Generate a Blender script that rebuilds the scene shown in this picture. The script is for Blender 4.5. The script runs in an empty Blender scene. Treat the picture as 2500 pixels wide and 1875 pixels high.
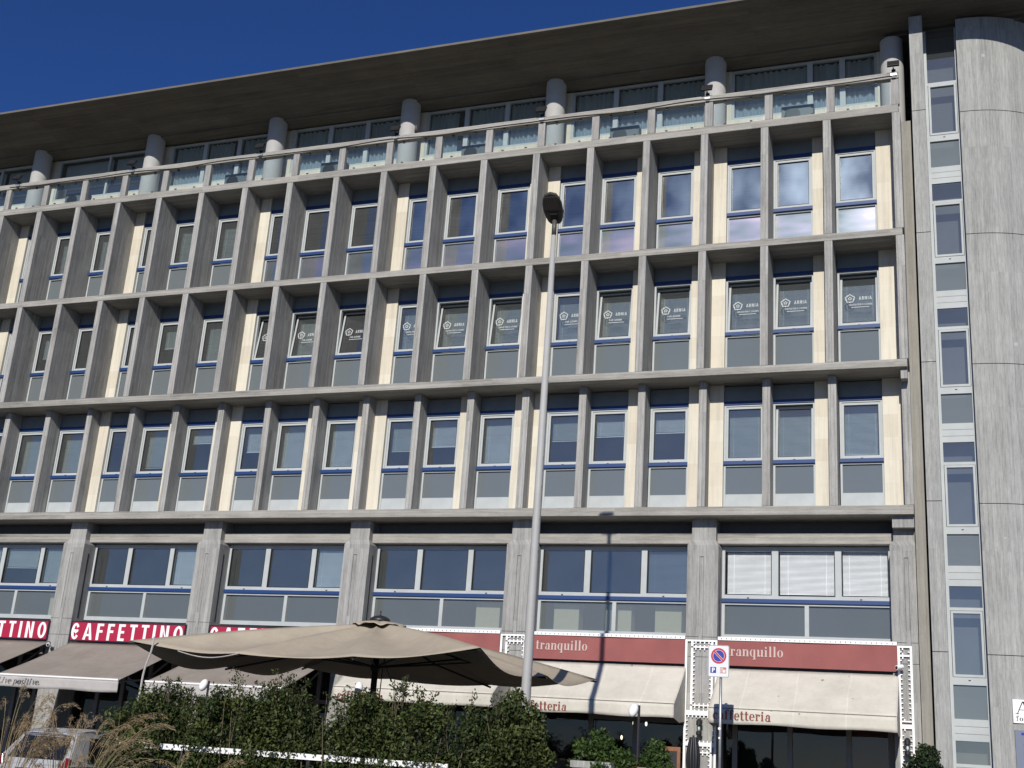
import bpy, bmesh, math, random
import numpy as np
from mathutils import Vector, Matrix, noise
random.seed(7); rng = np.random.default_rng(7)
R = math.radians
scene = bpy.context.scene
col = scene.collection

# ------------------------------------------------------------------ camera, sky, sun, exposure
YAW, PITCH, ROLL = -0.371218, 0.303950, 0.069349
fw = Vector((math.sin(YAW)*math.cos(PITCH), math.cos(YAW)*math.cos(PITCH), math.sin(PITCH)))
rt0 = Vector((math.cos(YAW), -math.sin(YAW), 0)); up0 = rt0.cross(fw)
rt = math.cos(ROLL)*rt0 + math.sin(ROLL)*up0
up = -math.sin(ROLL)*rt0 + math.cos(ROLL)*up0
cam_data = bpy.data.cameras.new('camera'); cam = bpy.data.objects.new('camera', cam_data); col.objects.link(cam)
m = Matrix((rt, up, -fw)).transposed().to_4x4(); m.translation = Vector((1.3478, -28.533, 1.6)); cam.matrix_world = m
cam_data.sensor_fit = 'HORIZONTAL'; cam_data.sensor_width = 36; cam_data.lens = 36*2932.05/2500
cam_data.clip_start = 0.1; cam_data.clip_end = 5000
scene.camera = cam

SUN = Vector((0.124, -1.0, 0.55)).normalized()          # towards the sun
ELEV = math.asin(SUN.z)
world = bpy.data.worlds.new('World'); scene.world = world; world.use_nodes = True
wn = world.node_tree; bg = wn.nodes['Background']
sky = wn.nodes.new('ShaderNodeTexSky'); sky.sky_type = 'NISHITA'; sky.sun_disc = False
sky.sun_elevation = ELEV; sky.sun_rotation = math.atan2(SUN.x, SUN.y)
sky.altitude = 0; sky.air_density = 0.75; sky.dust_density = 0.3; sky.ozone_density = 10.0
hsv = wn.nodes.new('ShaderNodeHueSaturation'); hsv.inputs['Saturation'].default_value = 1.06; hsv.inputs['Hue'].default_value = 0.510
wn.links.new(sky.outputs[0], hsv.inputs['Color']); wn.links.new(hsv.outputs[0], bg.inputs[0]); bg.inputs[1].default_value = 0.085
sl = bpy.data.lights.new('sun', 'SUN'); sl.energy = 4.6; sl.angle = R(0.5); sl.color = (1.0, 0.95, 0.87)
so = bpy.data.objects.new('sun', sl); col.objects.link(so); so.rotation_euler = SUN.to_track_quat('Z', 'Y').to_euler()
so.location = (10, -40, 40)
scene.view_settings.view_transform = 'Standard'; scene.view_settings.look = 'None'
scene.view_settings.exposure = 0.0; scene.view_settings.gamma = 1; scene.view_settings.use_curve_mapping = False

# ------------------------------------------------------------------ materials
def mat(name):
    mt = bpy.data.materials.new(name); mt.use_nodes = True
    return mt, mt.node_tree.nodes, mt.node_tree.links, mt.node_tree.nodes['Principled BSDF']
def plain(name, c, rough=0.6, metal=0.0, var=0.0, scale=6.0, bump=0.0, spec=0.5):
    mt, n, l, b = mat(name)
    b.inputs['Base Color'].default_value = (*c, 1); b.inputs['Roughness'].default_value = rough
    b.inputs['Metallic'].default_value = metal; b.inputs['Specular IOR Level'].default_value = spec
    if var or bump:
        tc = n.new('ShaderNodeTexCoord'); t = n.new('ShaderNodeTexNoise'); t.inputs['Scale'].default_value = scale
        t.inputs['Detail'].default_value = 6; t.inputs['Roughness'].default_value = 0.65
        l.new(tc.outputs['Object'], t.inputs['Vector'])
        if var:
            rp = n.new('ShaderNodeValToRGB')
            rp.color_ramp.elements[0].position = 0.3; rp.color_ramp.elements[1].position = 0.7
            rp.color_ramp.elements[0].color = (*[x*(1-var) for x in c], 1); rp.color_ramp.elements[1].color = (*[min(1, x*(1+var)) for x in c], 1)
            l.new(t.outputs[0], rp.inputs[0]); l.new(rp.outputs[0], b.inputs['Base Color'])
        if bump:
            bp = n.new('ShaderNodeBump'); bp.inputs['Strength'].default_value = bump; bp.inputs['Distance'].default_value = 0.02
            l.new(t.outputs[0], bp.inputs['Height']); l.new(bp.outputs[0], b.inputs['Normal'])
    return mt
def math_(n, l, op, a, b=None):
    q = n.new('ShaderNodeMath'); q.operation = op
    for i, v in enumerate((a, b)):
        if v is None: continue
        if isinstance(v, (int, float)): q.inputs[i].default_value = v
        else: l.new(v, q.inputs[i])
    return q.outputs[0]
def concrete(name, base, vertical=True, pitch=0.11, contrast=1.0, warm=0.0, holes=False, dashes=0.45, relief=0.55):
    """board-marked concrete: planks run along z (vertical) or along x (horizontal)"""
    mt, n, l, b = mat(name)
    g = n.new('ShaderNodeNewGeometry'); sp = n.new('ShaderNodeSeparateXYZ'); l.new(g.outputs['Position'], sp.inputs[0])
    X, Y, Z = sp.outputs
    if vertical: u = math_(n, l, 'ADD', X, Y); v = Z
    else: u = math_(n, l, 'ADD', Z, Y); v = X
    def noise_(su, sv, detail=5, rough=0.6):
        c = n.new('ShaderNodeCombineXYZ'); l.new(math_(n, l, 'MULTIPLY', u, su), c.inputs[0]); l.new(math_(n, l, 'MULTIPLY', v, sv), c.inputs[1])
        t = n.new('ShaderNodeTexNoise'); t.inputs['Scale'].default_value = 1; t.inputs['Detail'].default_value = detail; t.inputs['Roughness'].default_value = rough
        l.new(c.outputs[0], t.inputs['Vector']); return t.outputs[0]
    wob = math_(n, l, 'MULTIPLY', noise_(0.7, 0.4, 2), 0.02)
    fl_in = math_(n, l, 'DIVIDE', math_(n, l, 'ADD', u, wob), pitch)
    board = math_(n, l, 'FLOOR', fl_in); fr = math_(n, l, 'FRACT', fl_in)
    seg = math_(n, l, 'FLOOR', math_(n, l, 'MULTIPLY', v, 0.29))
    c2 = n.new('ShaderNodeCombineXYZ'); l.new(board, c2.inputs[0]); l.new(seg, c2.inputs[1])
    wn_ = n.new('ShaderNodeTexWhiteNoise'); l.new(c2.outputs[0], wn_.inputs['Vector'])
    fine = noise_(70, 9, 4, 0.7); streak = noise_(16, 0.7, 6, 0.65); blot = noise_(1.1, 0.9, 4); grain = noise_(38, 34, 3, 0.7)
    tot = math_(n, l, 'MULTIPLY', math_(n, l, 'SUBTRACT', wn_.outputs[0], 0.5), 0.20*contrast)
    dash = noise_(24, 2.6, 4, 0.75); big = noise_(4.5, 0.35, 4, 0.6)
    for s, k in ((fine, 0.34), (streak, 0.62), (blot, 0.45), (grain, 0.34), (dash, dashes), (big, 0.35)):
        tot = math_(n, l, 'ADD', tot, math_(n, l, 'MULTIPLY', math_(n, l, 'SUBTRACT', s, 0.5), k*contrast))
    edge = math_(n, l, 'LESS_THAN', fr, 0.09)
    tot = math_(n, l, 'SUBTRACT', tot, math_(n, l, 'MULTIPLY', edge, 0.10*contrast))
    stain = noise_(2.6, 0.16, 5, 0.7)
    st = math_(n, l, 'MULTIPLY', math_(n, l, 'MAXIMUM', math_(n, l, 'SUBTRACT', stain, 0.56), 0), 1.5*contrast)
    tot = math_(n, l, 'SUBTRACT', tot, st)
    fac = math_(n, l, 'ADD', 1.0, tot)
    mx = n.new('ShaderNodeVectorMath'); mx.operation = 'SCALE'; mx.inputs[0].default_value = base; l.new(fac, mx.inputs['Scale'])
    out = mx.outputs[0]
    if warm:
        mm = n.new('ShaderNodeMix'); mm.data_type = 'RGBA'; l.new(math_(n, l, 'MULTIPLY', blot, warm), mm.inputs[0])
        l.new(out, mm.inputs[6]); mm.inputs[7].default_value = (base[0]*0.95, base[1]*0.84, base[2]*0.66, 1); out = mm.outputs[2]
    if holes:                                     # pale filled tie holes
        vr = n.new('ShaderNodeTexVoronoi'); vr.inputs['Scale'].default_value = 1.15
        l.new(g.outputs['Position'], vr.inputs['Vector'])
        hm = math_(n, l, 'LESS_THAN', vr.outputs['Distance'], 0.055)
        mm = n.new('ShaderNodeMix'); mm.data_type = 'RGBA'; l.new(math_(n, l, 'MULTIPLY', hm, 0.55), mm.inputs[0])
        l.new(out, mm.inputs[6]); mm.inputs[7].default_value = (base[0]*1.5, base[1]*1.5, base[2]*1.48, 1); out = mm.outputs[2]
    l.new(out, b.inputs['Base Color']); b.inputs['Roughness'].default_value = 0.88; b.inputs['Specular IOR Level'].default_value = 0.25
    bp = n.new('ShaderNodeBump'); bp.inputs['Strength'].default_value = relief; bp.inputs['Distance'].default_value = 0.02
    hh = math_(n, l, 'ADD', math_(n, l, 'MULTIPLY', wn_.outputs[0], 0.35), math_(n, l, 'ADD', math_(n, l, 'MULTIPLY', fine, 0.5), math_(n, l, 'MULTIPLY', edge, -0.45)))
    l.new(hh, bp.inputs['Height']); l.new(bp.outputs[0], b.inputs['Normal'])
    return mt
M = {}
M['conc_v'] = concrete('board_marked_concrete', (0.300, 0.297, 0.284), contrast=1.15, dashes=0.7)
M['conc_fin'] = concrete('fin_concrete', (0.335, 0.330, 0.312), pitch=0.085, contrast=1.35, dashes=0.5, relief=1.0)
M['conc_h'] = concrete('edge_concrete', (0.310, 0.299, 0.272), vertical=False, pitch=0.075, contrast=1.25)
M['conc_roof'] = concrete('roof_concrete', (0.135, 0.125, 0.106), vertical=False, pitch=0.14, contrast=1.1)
M['conc_tower'] = concrete('tower_concrete', (0.315, 0.318, 0.306), pitch=0.10, contrast=0.85, holes=True, dashes=1.2)
M['conc_mossy'] = concrete('mossy_concrete', (0.26, 0.253, 0.228), warm=0.35)
M['column'] = plain('smooth_column_concrete', (0.40, 0.395, 0.385), 0.8, var=0.06, scale=3)
M['recess'] = plain('shade_toned_recess', (0.10, 0.105, 0.11), 0.85, var=0.12, scale=2)  # deep shade above the lintels put into the wall colour
M['joint'] = plain('joint_shadow_gap', (0.02, 0.02, 0.02), 0.9)
# cream stone
mt, n, l, b = mat('cream_stone'); M['stone'] = mt
g = n.new('ShaderNodeNewGeometry'); t = n.new('ShaderNodeTexNoise'); t.inputs['Scale'].default_value = 5; t.inputs['Detail'].default_value = 7; t.inputs['Roughness'].default_value = 0.7
l.new(g.outputs['Position'], t.inputs['Vector'])
sp = n.new('ShaderNodeSeparateXYZ'); l.new(g.outputs['Position'], sp.inputs[0])
slabz = math_(n, l, 'DIVIDE', sp.outputs[2], 0.57); cz = n.new('ShaderNodeCombineXYZ'); l.new(math_(n, l, 'FLOOR', slabz), cz.inputs[0]); l.new(math_(n, l, 'FLOOR', math_(n, l, 'MULTIPLY', sp.outputs[0], 1.25)), cz.inputs[1])
w2 = n.new('ShaderNodeTexWhiteNoise'); l.new(cz.outputs[0], w2.inputs['Vector'])
jt = math_(n, l, 'LESS_THAN', math_(n, l, 'FRACT', slabz), 0.012)
fac = math_(n, l, 'SUBTRACT', math_(n, l, 'ADD', math_(n, l, 'MULTIPLY', t.outputs[0], 0.5), math_(n, l, 'MULTIPLY', w2.outputs[0], 0.5)), math_(n, l, 'MULTIPLY', jt, 0.25))
rp = n.new('ShaderNodeValToRGB'); l.new(fac, rp.inputs[0])
rp.color_ramp.elements[0].position = 0.2; rp.color_ramp.elements[0].color = (0.545, 0.495, 0.395, 1)
rp.color_ramp.elements[1].position = 0.75; rp.color_ramp.elements[1].color = (0.63, 0.592, 0.495, 1)
mp = n.new('ShaderNodeMapping'); mp.inputs['Scale'].default_value = (11, 11, 0.45); l.new(g.outputs['Position'], mp.inputs['Vector'])
tst = n.new('ShaderNodeTexNoise'); tst.inputs['Scale'].default_value = 1; tst.inputs['Detail'].default_value = 6; tst.inputs['Roughness'].default_value = 0.7; l.new(mp.outputs[0], tst.inputs['Vector'])
kst = math_(n, l, 'SUBTRACT', 1.03, math_(n, l, 'MULTIPLY', math_(n, l, 'MAXIMUM', math_(n, l, 'SUBTRACT', tst.outputs[0], 0.46), 0), 0.9))
vm = n.new('ShaderNodeVectorMath'); vm.operation = 'SCALE'; l.new(rp.outputs[0], vm.inputs[0]); l.new(kst, vm.inputs['Scale'])
l.new(vm.outputs[0], b.inputs['Base Color']); b.inputs['Roughness'].default_value = 0.75
M['alu'] = plain('painted_aluminium', (0.41, 0.438, 0.442), 0.62, 0.0, var=0.08, scale=2, spec=0.2)
M['grey_panel'] = plain('grey_shutter_box', (0.15, 0.172, 0.182), 0.55, var=0.1, scale=3)
M['blue'] = plain('blue_bar_paint', (0.012, 0.044, 0.155), 0.5, spec=0.35)
M['dark'] = plain('dark_metal', (0.018, 0.018, 0.02), 0.45)
M['black'] = plain('black_gasket', (0.008, 0.008, 0.009), 0.6)
M['room'] = plain('office_interior', (0.16, 0.155, 0.145), 0.9, var=0.15, scale=0.8)
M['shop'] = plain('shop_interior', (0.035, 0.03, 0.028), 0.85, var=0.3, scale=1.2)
M['white'] = plain('white_paint', (0.80, 0.80, 0.79), 0.45, var=0.04, scale=3)
M['offwhite'] = plain('off_white_print', (0.72, 0.68, 0.62), 0.7)
M['crimson'] = plain('crimson_board', (0.36, 0.012, 0.045), 0.45, var=0.05, scale=2)
M['navy'] = plain('dark_sign_frame', (0.012, 0.012, 0.02), 0.4)
M['brick'] = plain('brick_red_sign_cloth', (0.25, 0.078, 0.072), 0.8, var=0.13, scale=1.1, bump=0.15)
M['brickprint'] = plain('dark_red_print', (0.20, 0.045, 0.035), 0.8)
M['greyprint'] = plain('grey_print', (0.10, 0.10, 0.11), 0.8)
M['palegrey'] = plain('pale_window_print', (0.50, 0.53, 0.53), 0.8)
M['palewriting'] = plain('pale_lettering', (0.50, 0.40, 0.365), 0.8)
def cloth(name, c, trans=0.25, var=0.1, scale=1.5, seam=0.0, speck=0.0):
    mt, n, l, b = mat(name)
    g = n.new('ShaderNodeNewGeometry'); t = n.new('ShaderNodeTexNoise'); t.inputs['Scale'].default_value = scale; t.inputs['Detail'].default_value = 8; t.inputs['Roughness'].default_value = 0.72
    l.new(g.outputs['Position'], t.inputs['Vector'])
    rp = n.new('ShaderNodeValToRGB'); rp.color_ramp.elements[0].position = 0.3; rp.color_ramp.elements[1].position = 0.68
    rp.color_ramp.elements[0].color = (*[x*(1-var*1.6) for x in c], 1); rp.color_ramp.elements[1].color = (*[min(1, x*(1+var)) for x in c], 1)
    sx_ = n.new('ShaderNodeSeparateXYZ'); l.new(g.outputs['Position'], sx_.inputs[0])
    wb = n.new('ShaderNodeTexNoise'); wb.inputs['Scale'].default_value = 1.2; l.new(g.outputs['Position'], wb.inputs['Vector'])
    sq = math_(n, l, 'FRACT', math_(n, l, 'DIVIDE', math_(n, l, 'ADD', sx_.outputs[0], math_(n, l, 'MULTIPLY', wb.outputs[0], 0.10)), 1.16))
    sm = math_(n, l, 'MULTIPLY', math_(n, l, 'LESS_THAN', sq, 0.028), seam)
    vs = n.new('ShaderNodeTexVoronoi'); vs.inputs['Scale'].default_value = 1.5; vs.inputs['Randomness'].default_value = 1; l.new(g.outputs['Position'], vs.inputs['Vector'])
    spk = math_(n, l, 'MULTIPLY', math_(n, l, 'LESS_THAN', vs.outputs['Distance'], 0.055), speck)
    t9 = n.new('ShaderNodeTexNoise'); t9.inputs['Scale'].default_value = 0.7; t9.inputs['Detail'].default_value = 4; l.new(g.outputs['Position'], t9.inputs['Vector'])
    kk = math_(n, l, 'SUBTRACT', math_(n, l, 'ADD', math_(n, l, 'ADD', 0.88, math_(n, l, 'MULTIPLY', t9.outputs[0], 0.24)), sm), spk)
    cm = n.new('ShaderNodeVectorMath'); cm.operation = 'SCALE'; l.new(rp.outputs[0], cm.inputs[0]); l.new(kk, cm.inputs['Scale'])
    l.new(t.outputs[0], rp.inputs[0]); l.new(cm.outputs[0], b.inputs['Base Color']); b.inputs['Roughness'].default_value = 0.9; b.inputs['Specular IOR Level'].default_value = 0.15
    t2 = n.new('ShaderNodeTexNoise'); t2.inputs['Scale'].default_value = 9; t2.inputs['Detail'].default_value = 5; l.new(g.outputs['Position'], t2.inputs['Vector'])
    bp = n.new('ShaderNodeBump'); bp.inputs['Strength'].default_value = 0.3; bp.inputs['Distance'].default_value = 0.03; l.new(t2.outputs[0], bp.inputs['Height']); l.new(bp.outputs[0], b.inputs['Normal'])
    tr = n.new('ShaderNodeBsdfTranslucent'); l.new(rp.outputs[0], tr.inputs['Color'])
    mx = n.new('ShaderNodeMixShader'); mx.inputs[0].default_value = trans
    l.new(b.outputs[0], mx.inputs[1]); l.new(tr.outputs[0], mx.inputs[2]); l.new(mx.outputs[0], n['Material Output'].inputs[0])
    return mt
M['taupe'] = cloth('taupe_awning_cloth', (0.30, 0.262, 0.228), 0.10, seam=-0.05, speck=-0.25)
M['taupe_val'] = cloth('pale_valance_cloth', (0.46, 0.44, 0.42), 0.10)
M['cream'] = cloth('cream_awning_cloth', (0.60, 0.57, 0.495), 0.08, var=0.09, seam=0.09, speck=0.5)
M['beige'] = cloth('beige_parasol_cloth', (0.365, 0.318, 0.247), 0.012, var=0.08)
M['curtain'] = cloth('curtain_cloth', (0.74, 0.80, 0.78), 0.35, var=0.06)
M['beigebox'] = plain('beige_cabinet', (0.72, 0.68, 0.50), 0.7, var=0.05)
def glass(name, tint, ior, rough=0.012, film=0.0, filmcol=(0.2, 0.22, 0.23), thin=0.0, dirt=0.05, haze=0.0):
    """clear or filmed pane: part of the light goes through, part mirrors the sky, film is a pale opaque layer"""
    mt, n, l, b = mat(name)
    out = n['Material Output']; n.remove(b)
    tr = n.new('ShaderNodeBsdfTransparent'); tr.inputs[0].default_value = (*tint, 1)
    g = n.new('ShaderNodeNewGeometry'); t = n.new('ShaderNodeTexNoise'); t.inputs['Scale'].default_value = 1.3; t.inputs['Detail'].default_value = 4
    l.new(g.outputs['Position'], t.inputs['Vector'])
    df = n.new('ShaderNodeBsdfDiffuse'); df.inputs[0].default_value = (*filmcol, 1)
    m1 = n.new('ShaderNodeMixShader')
    d_ = math_(n, l, 'ADD', film, math_(n, l, 'MULTIPLY', t.outputs[0], dirt)); l.new(d_, m1.inputs[0])
    l.new(tr.outputs[0], m1.inputs[1]); l.new(df.outputs[0], m1.inputs[2])
    dt = n.new('ShaderNodeVectorMath'); dt.operation = 'DOT_PRODUCT'; l.new(g.outputs['Incoming'], dt.inputs[0]); l.new(g.outputs['Normal'], dt.inputs[1])
    f0 = ((ior-1)/(ior+1))**2
    sch = math_(n, l, 'ADD', f0, math_(n, l, 'MULTIPLY', math_(n, l, 'POWER', math_(n, l, 'SUBTRACT', 1.0, math_(n, l, 'ABSOLUTE', dt.outputs['Value'])), 5.0), 1-f0))
    bp = n.new('ShaderNodeBump'); bp.inputs['Strength'].default_value = 0.06; bp.inputs['Distance'].default_value = 0.05
    t3 = n.new('ShaderNodeTexNoise'); t3.inputs['Scale'].default_value = 1.1; t3.inputs['Detail'].default_value = 1; l.new(g.outputs['Position'], t3.inputs['Vector']); l.new(t3.outputs[0], bp.inputs['Height'])
    gl = n.new('ShaderNodeBsdfGlossy'); gl.inputs['Roughness'].default_value = rough; gl.inputs[0].default_value = (1.0, 0.95, 0.86, 1); l.new(bp.outputs[0], gl.inputs['Normal'])
    if thin:
        # faint rainbow of toughened, weathered glass: hue bands that belong to the pane
        t4 = n.new('ShaderNodeTexNoise'); t4.inputs['Scale'].default_value = 0.9; t4.inputs['Detail'].default_value = 6; t4.inputs['Roughness'].default_value = 0.6; l.new(g.outputs['Position'], t4.inputs['Vector'])
        h = n.new('ShaderNodeHueSaturation'); h.inputs['Color'].default_value = (0.62, 0.82, 1.0, 1); h.inputs['Saturation'].default_value = thin; l.new(math_(n, l, 'ADD', math_(n, l, 'MULTIPLY', t4.outputs[0], 1.2), -0.1), h.inputs['Hue']); l.new(h.outputs[0], gl.inputs[0])
    if haze:
        # wiped and dusty glass: a broad second gloss lobe in streaky patches
        g2 = n.new('ShaderNodeBsdfGlossy'); g2.inputs['Roughness'].default_value = 0.36
        mp = n.new('ShaderNodeMapping'); mp.inputs['Scale'].default_value = (1.0, 1.0, 0.8) if not thin else (0.5, 0.5, 1.5); l.new(g.outputs['Position'], mp.inputs['Vector'])
        t5 = n.new('ShaderNodeTexNoise'); t5.inputs['Scale'].default_value = 1.1; t5.inputs['Detail'].default_value = 2.5; t5.inputs['Roughness'].default_value = 0.5; g2.inputs[0].default_value = (0.66, 0.83, 1.0, 1); l.new(mp.outputs[0], t5.inputs['Vector'])
        if thin:
            h2 = n.new('ShaderNodeHueSaturation'); h2.inputs['Color'].default_value = (0.55, 0.78, 1.0, 1); l.new(math_(n, l, 'ADD', math_(n, l, 'MULTIPLY', t5.outputs[0], 1.3), -0.15), h2.inputs['Hue']); h2.inputs['Saturation'].default_value = thin; l.new(h2.outputs[0], g2.inputs[0])
        mh = n.new('ShaderNodeMixShader'); hz_ = math_(n, l, 'MULTIPLY', math_(n, l, 'MAXIMUM', math_(n, l, 'SUBTRACT', t5.outputs[0], 0.28), 0.05), haze); l.new(hz_, mh.inputs[0])
        l.new(m1.outputs[0], mh.inputs[1]); l.new(g2.outputs[0], mh.inputs[2]); m1 = mh
    m2 = n.new('ShaderNodeMixShader'); l.new(sch, m2.inputs[0]); l.new(m1.outputs[0], m2.inputs[1]); l.new(gl.outputs[0], m2.inputs[2])
    l.new(m2.outputs[0], out.inputs[0]); return mt
M['glass'] = glass('window_glass', (0.74, 0.80, 0.83), 2.4, film=0.08, filmcol=(0.27, 0.30, 0.31), dirt=0.10)
M['glass_sun'] = glass('weathered_window_glass', (0.70, 0.76, 0.80), 3.5, rough=0.03, dirt=0.08, haze=0.28)
M['glass_low'] = glass('filmed_lower_glass', (0.45, 0.5, 0.52), 1.7, rough=0.03, film=0.55, filmcol=(0.225, 0.26, 0.275))
M['glass_low_sun'] = glass('iridescent_lower_glass', (0.45, 0.5, 0.52), 3.0, rough=0.05, film=0.30, filmcol=(0.20, 0.225, 0.24), thin=0.40, dirt=0.08, haze=0.42)
M['glass_mezz'] = glass('mezzanine_lower_glass', (0.72, 0.76, 0.76), 1.75, rough=0.03, film=0.34, filmcol=(0.27, 0.30, 0.305))
M['glass_rail'] = glass('balustrade_glass', (0.86, 0.92, 0.93), 1.5, dirt=0.06)
M['glass_clear'] = glass('clear_glass', (0.97, 0.98, 0.98), 1.5, dirt=0.02)
M['glass_shop'] = glass('shop_glass', (0.5, 0.52, 0.52), 1.5)
def blind(name, c, pitch=0.025):
    mt, n, l, b = mat(name)
    g = n.new('ShaderNodeNewGeometry'); sp = n.new('ShaderNodeSeparateXYZ'); l.new(g.outputs['Position'], sp.inputs[0])
    f = math_(n, l, 'FRACT', math_(n, l, 'DIVIDE', sp.outputs[2], pitch))
    t = n.new('ShaderNodeTexNoise'); t.inputs['Scale'].default_value = 2; l.new(g.outputs['Position'], t.inputs['Vector'])
    k = math_(n, l, 'ADD', math_(n, l, 'MULTIPLY', f, 0.22), math_(n, l, 'ADD', 0.74, math_(n, l, 'MULTIPLY', t.outputs[0], 0.3)))
    mx = n.new('ShaderNodeVectorMath'); mx.operation = 'SCALE'; mx.inputs[0].default_value = c; l.new(k, mx.inputs['Scale'])
    l.new(mx.outputs[0], b.inputs['Base Color']); b.inputs['Roughness'].default_value = 0.5
    return mt
M['blind_grey'] = blind('grey_slat_blind', (0.60, 0.66, 0.65))
M['blind_dark'] = blind('dark_slat_blind', (0.22, 0.26, 0.30))
M['blind_light'] = blind('light_slat_blind', (0.80, 0.86, 0.88))
M['blind_white'] = blind('white_slat_blind', (0.95, 0.97, 0.98), 0.035)
def leafmat(name, c1, c2, c3, trans=0.25):
    mt, n, l, b = mat(name)
    g = n.new('ShaderNodeNewGeometry'); t = n.new('ShaderNodeTexNoise'); t.inputs['Scale'].default_value = 1.4; t.inputs['Detail'].default_value = 3
    l.new(g.outputs['Position'], t.inputs['Vector'])
    k = math_(n, l, 'ADD', math_(n, l, 'MULTIPLY', g.outputs['Random Per Island'], 0.55), math_(n, l, 'MULTIPLY', math_(n, l, 'SUBTRACT', t.outputs[0], 0.25), 0.9))
    rp = n.new('ShaderNodeValToRGB'); l.new(k, rp.inputs[0]); e = rp.color_ramp.elements
    e[0].position = 0.15; e[0].color = (*c1, 1); e[1].position = 0.9; e[1].color = (*c3, 1); q = e.new(0.55); q.color = (*c2, 1)
    l.new(rp.outputs[0], b.inputs['Base Color']); b.inputs['Roughness'].default_value = 0.5; b.inputs['Specular IOR Level'].default_value = 0.22
    tr = n.new('ShaderNodeBsdfTranslucent'); l.new(rp.outputs[0], tr.inputs[0]); mx = n.new('ShaderNodeMixShader'); mx.inputs[0].default_value = trans
    l.new(b.outputs[0], mx.inputs[1]); l.new(tr.outputs[0], mx.inputs[2]); l.new(mx.outputs[0], n['Material Output'].inputs[0]); return mt
M['leaf'] = leafmat('hedge_leaf', (0.018, 0.030, 0.009), (0.052, 0.071, 0.021), (0.125, 0.150, 0.045))
M['leaf2'] = leafmat('shrub_leaf', (0.022, 0.042, 0.012), (0.050, 0.088, 0.022), (0.105, 0.16, 0.04))
M['leaf_dark'] = leafmat('laurel_leaf', (0.012, 0.022, 0.010), (0.026, 0.042, 0.018), (0.05, 0.075, 0.03))
M['straw'] = leafmat('straw_stem', (0.22, 0.16, 0.08), (0.40, 0.31, 0.18), (0.58, 0.48, 0.31), 0.3)
M['plume'] = leafmat('grass_plume', (0.22, 0.15, 0.075), (0.40, 0.30, 0.18), (0.62, 0.52, 0.36), 0.35)
M['twig'] = plain('twig_bark', (0.10, 0.075, 0.05), 0.85, var=0.2)
M['pole'] = plain('grey_pole_paint', (0.36, 0.36, 0.35), 0.6, var=0.06, scale=3)
M['lamp'] = plain('dark_lamp_casting', (0.075, 0.072, 0.066), 0.5)
M['lens'] = plain('led_lens', (0.10, 0.095, 0.085), 0.25)
M['galv'] = plain('galvanised_steel', (0.36, 0.37, 0.38), 0.4, 0.6, var=0.1)
M['carpaint'] = plain('white_car_paint', (0.33, 0.335, 0.34), 0.3)
M['carglass'] = plain('car_glass', (0.012, 0.014, 0.016), 0.05, spec=0.8)
M['chrome'] = plain('chrome_trim', (0.7, 0.7, 0.7), 0.15, 1.0)
M['tyre'] = plain('tyre_rubber', (0.02, 0.02, 0.02), 0.8)
M['red'] = plain('red_lens', (0.14, 0.006, 0.010), 0.2)
M['wood'] = plain('brown_wood', (0.22, 0.09, 0.035), 0.55, var=0.25, scale=8)
M['signred'] = plain('traffic_red', (0.45, 0.02, 0.05), 0.4)
M['signblue'] = plain('traffic_blue', (0.015, 0.035, 0.30), 0.4)
M['signgrey'] = plain('traffic_plate', (0.68, 0.69, 0.70), 0.35, var=0.03)
M['ac'] = plain('air_conditioner_paint', (0.16, 0.165, 0.17), 0.5, var=0.06)
M['slate'] = plain('slate_plaque', (0.17, 0.19, 0.25), 0.35)
M['greige'] = plain('greige_frame', (0.19, 0.17, 0.15), 0.5, var=0.06)
M['asphalt'] = plain('asphalt', (0.036, 0.036, 0.036), 0.9, var=0.25, scale=3, bump=0.3)
M['paving'] = plain('paving', (0.075, 0.071, 0.066), 0.85, var=0.18, scale=2)
M['bulb'], n, l, b = mat('lit_bulb'); b.inputs['Emission Color'].default_value = (1, 0.9, 0.75, 1); b.inputs['Emission Strength'].default_value = 3

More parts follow.
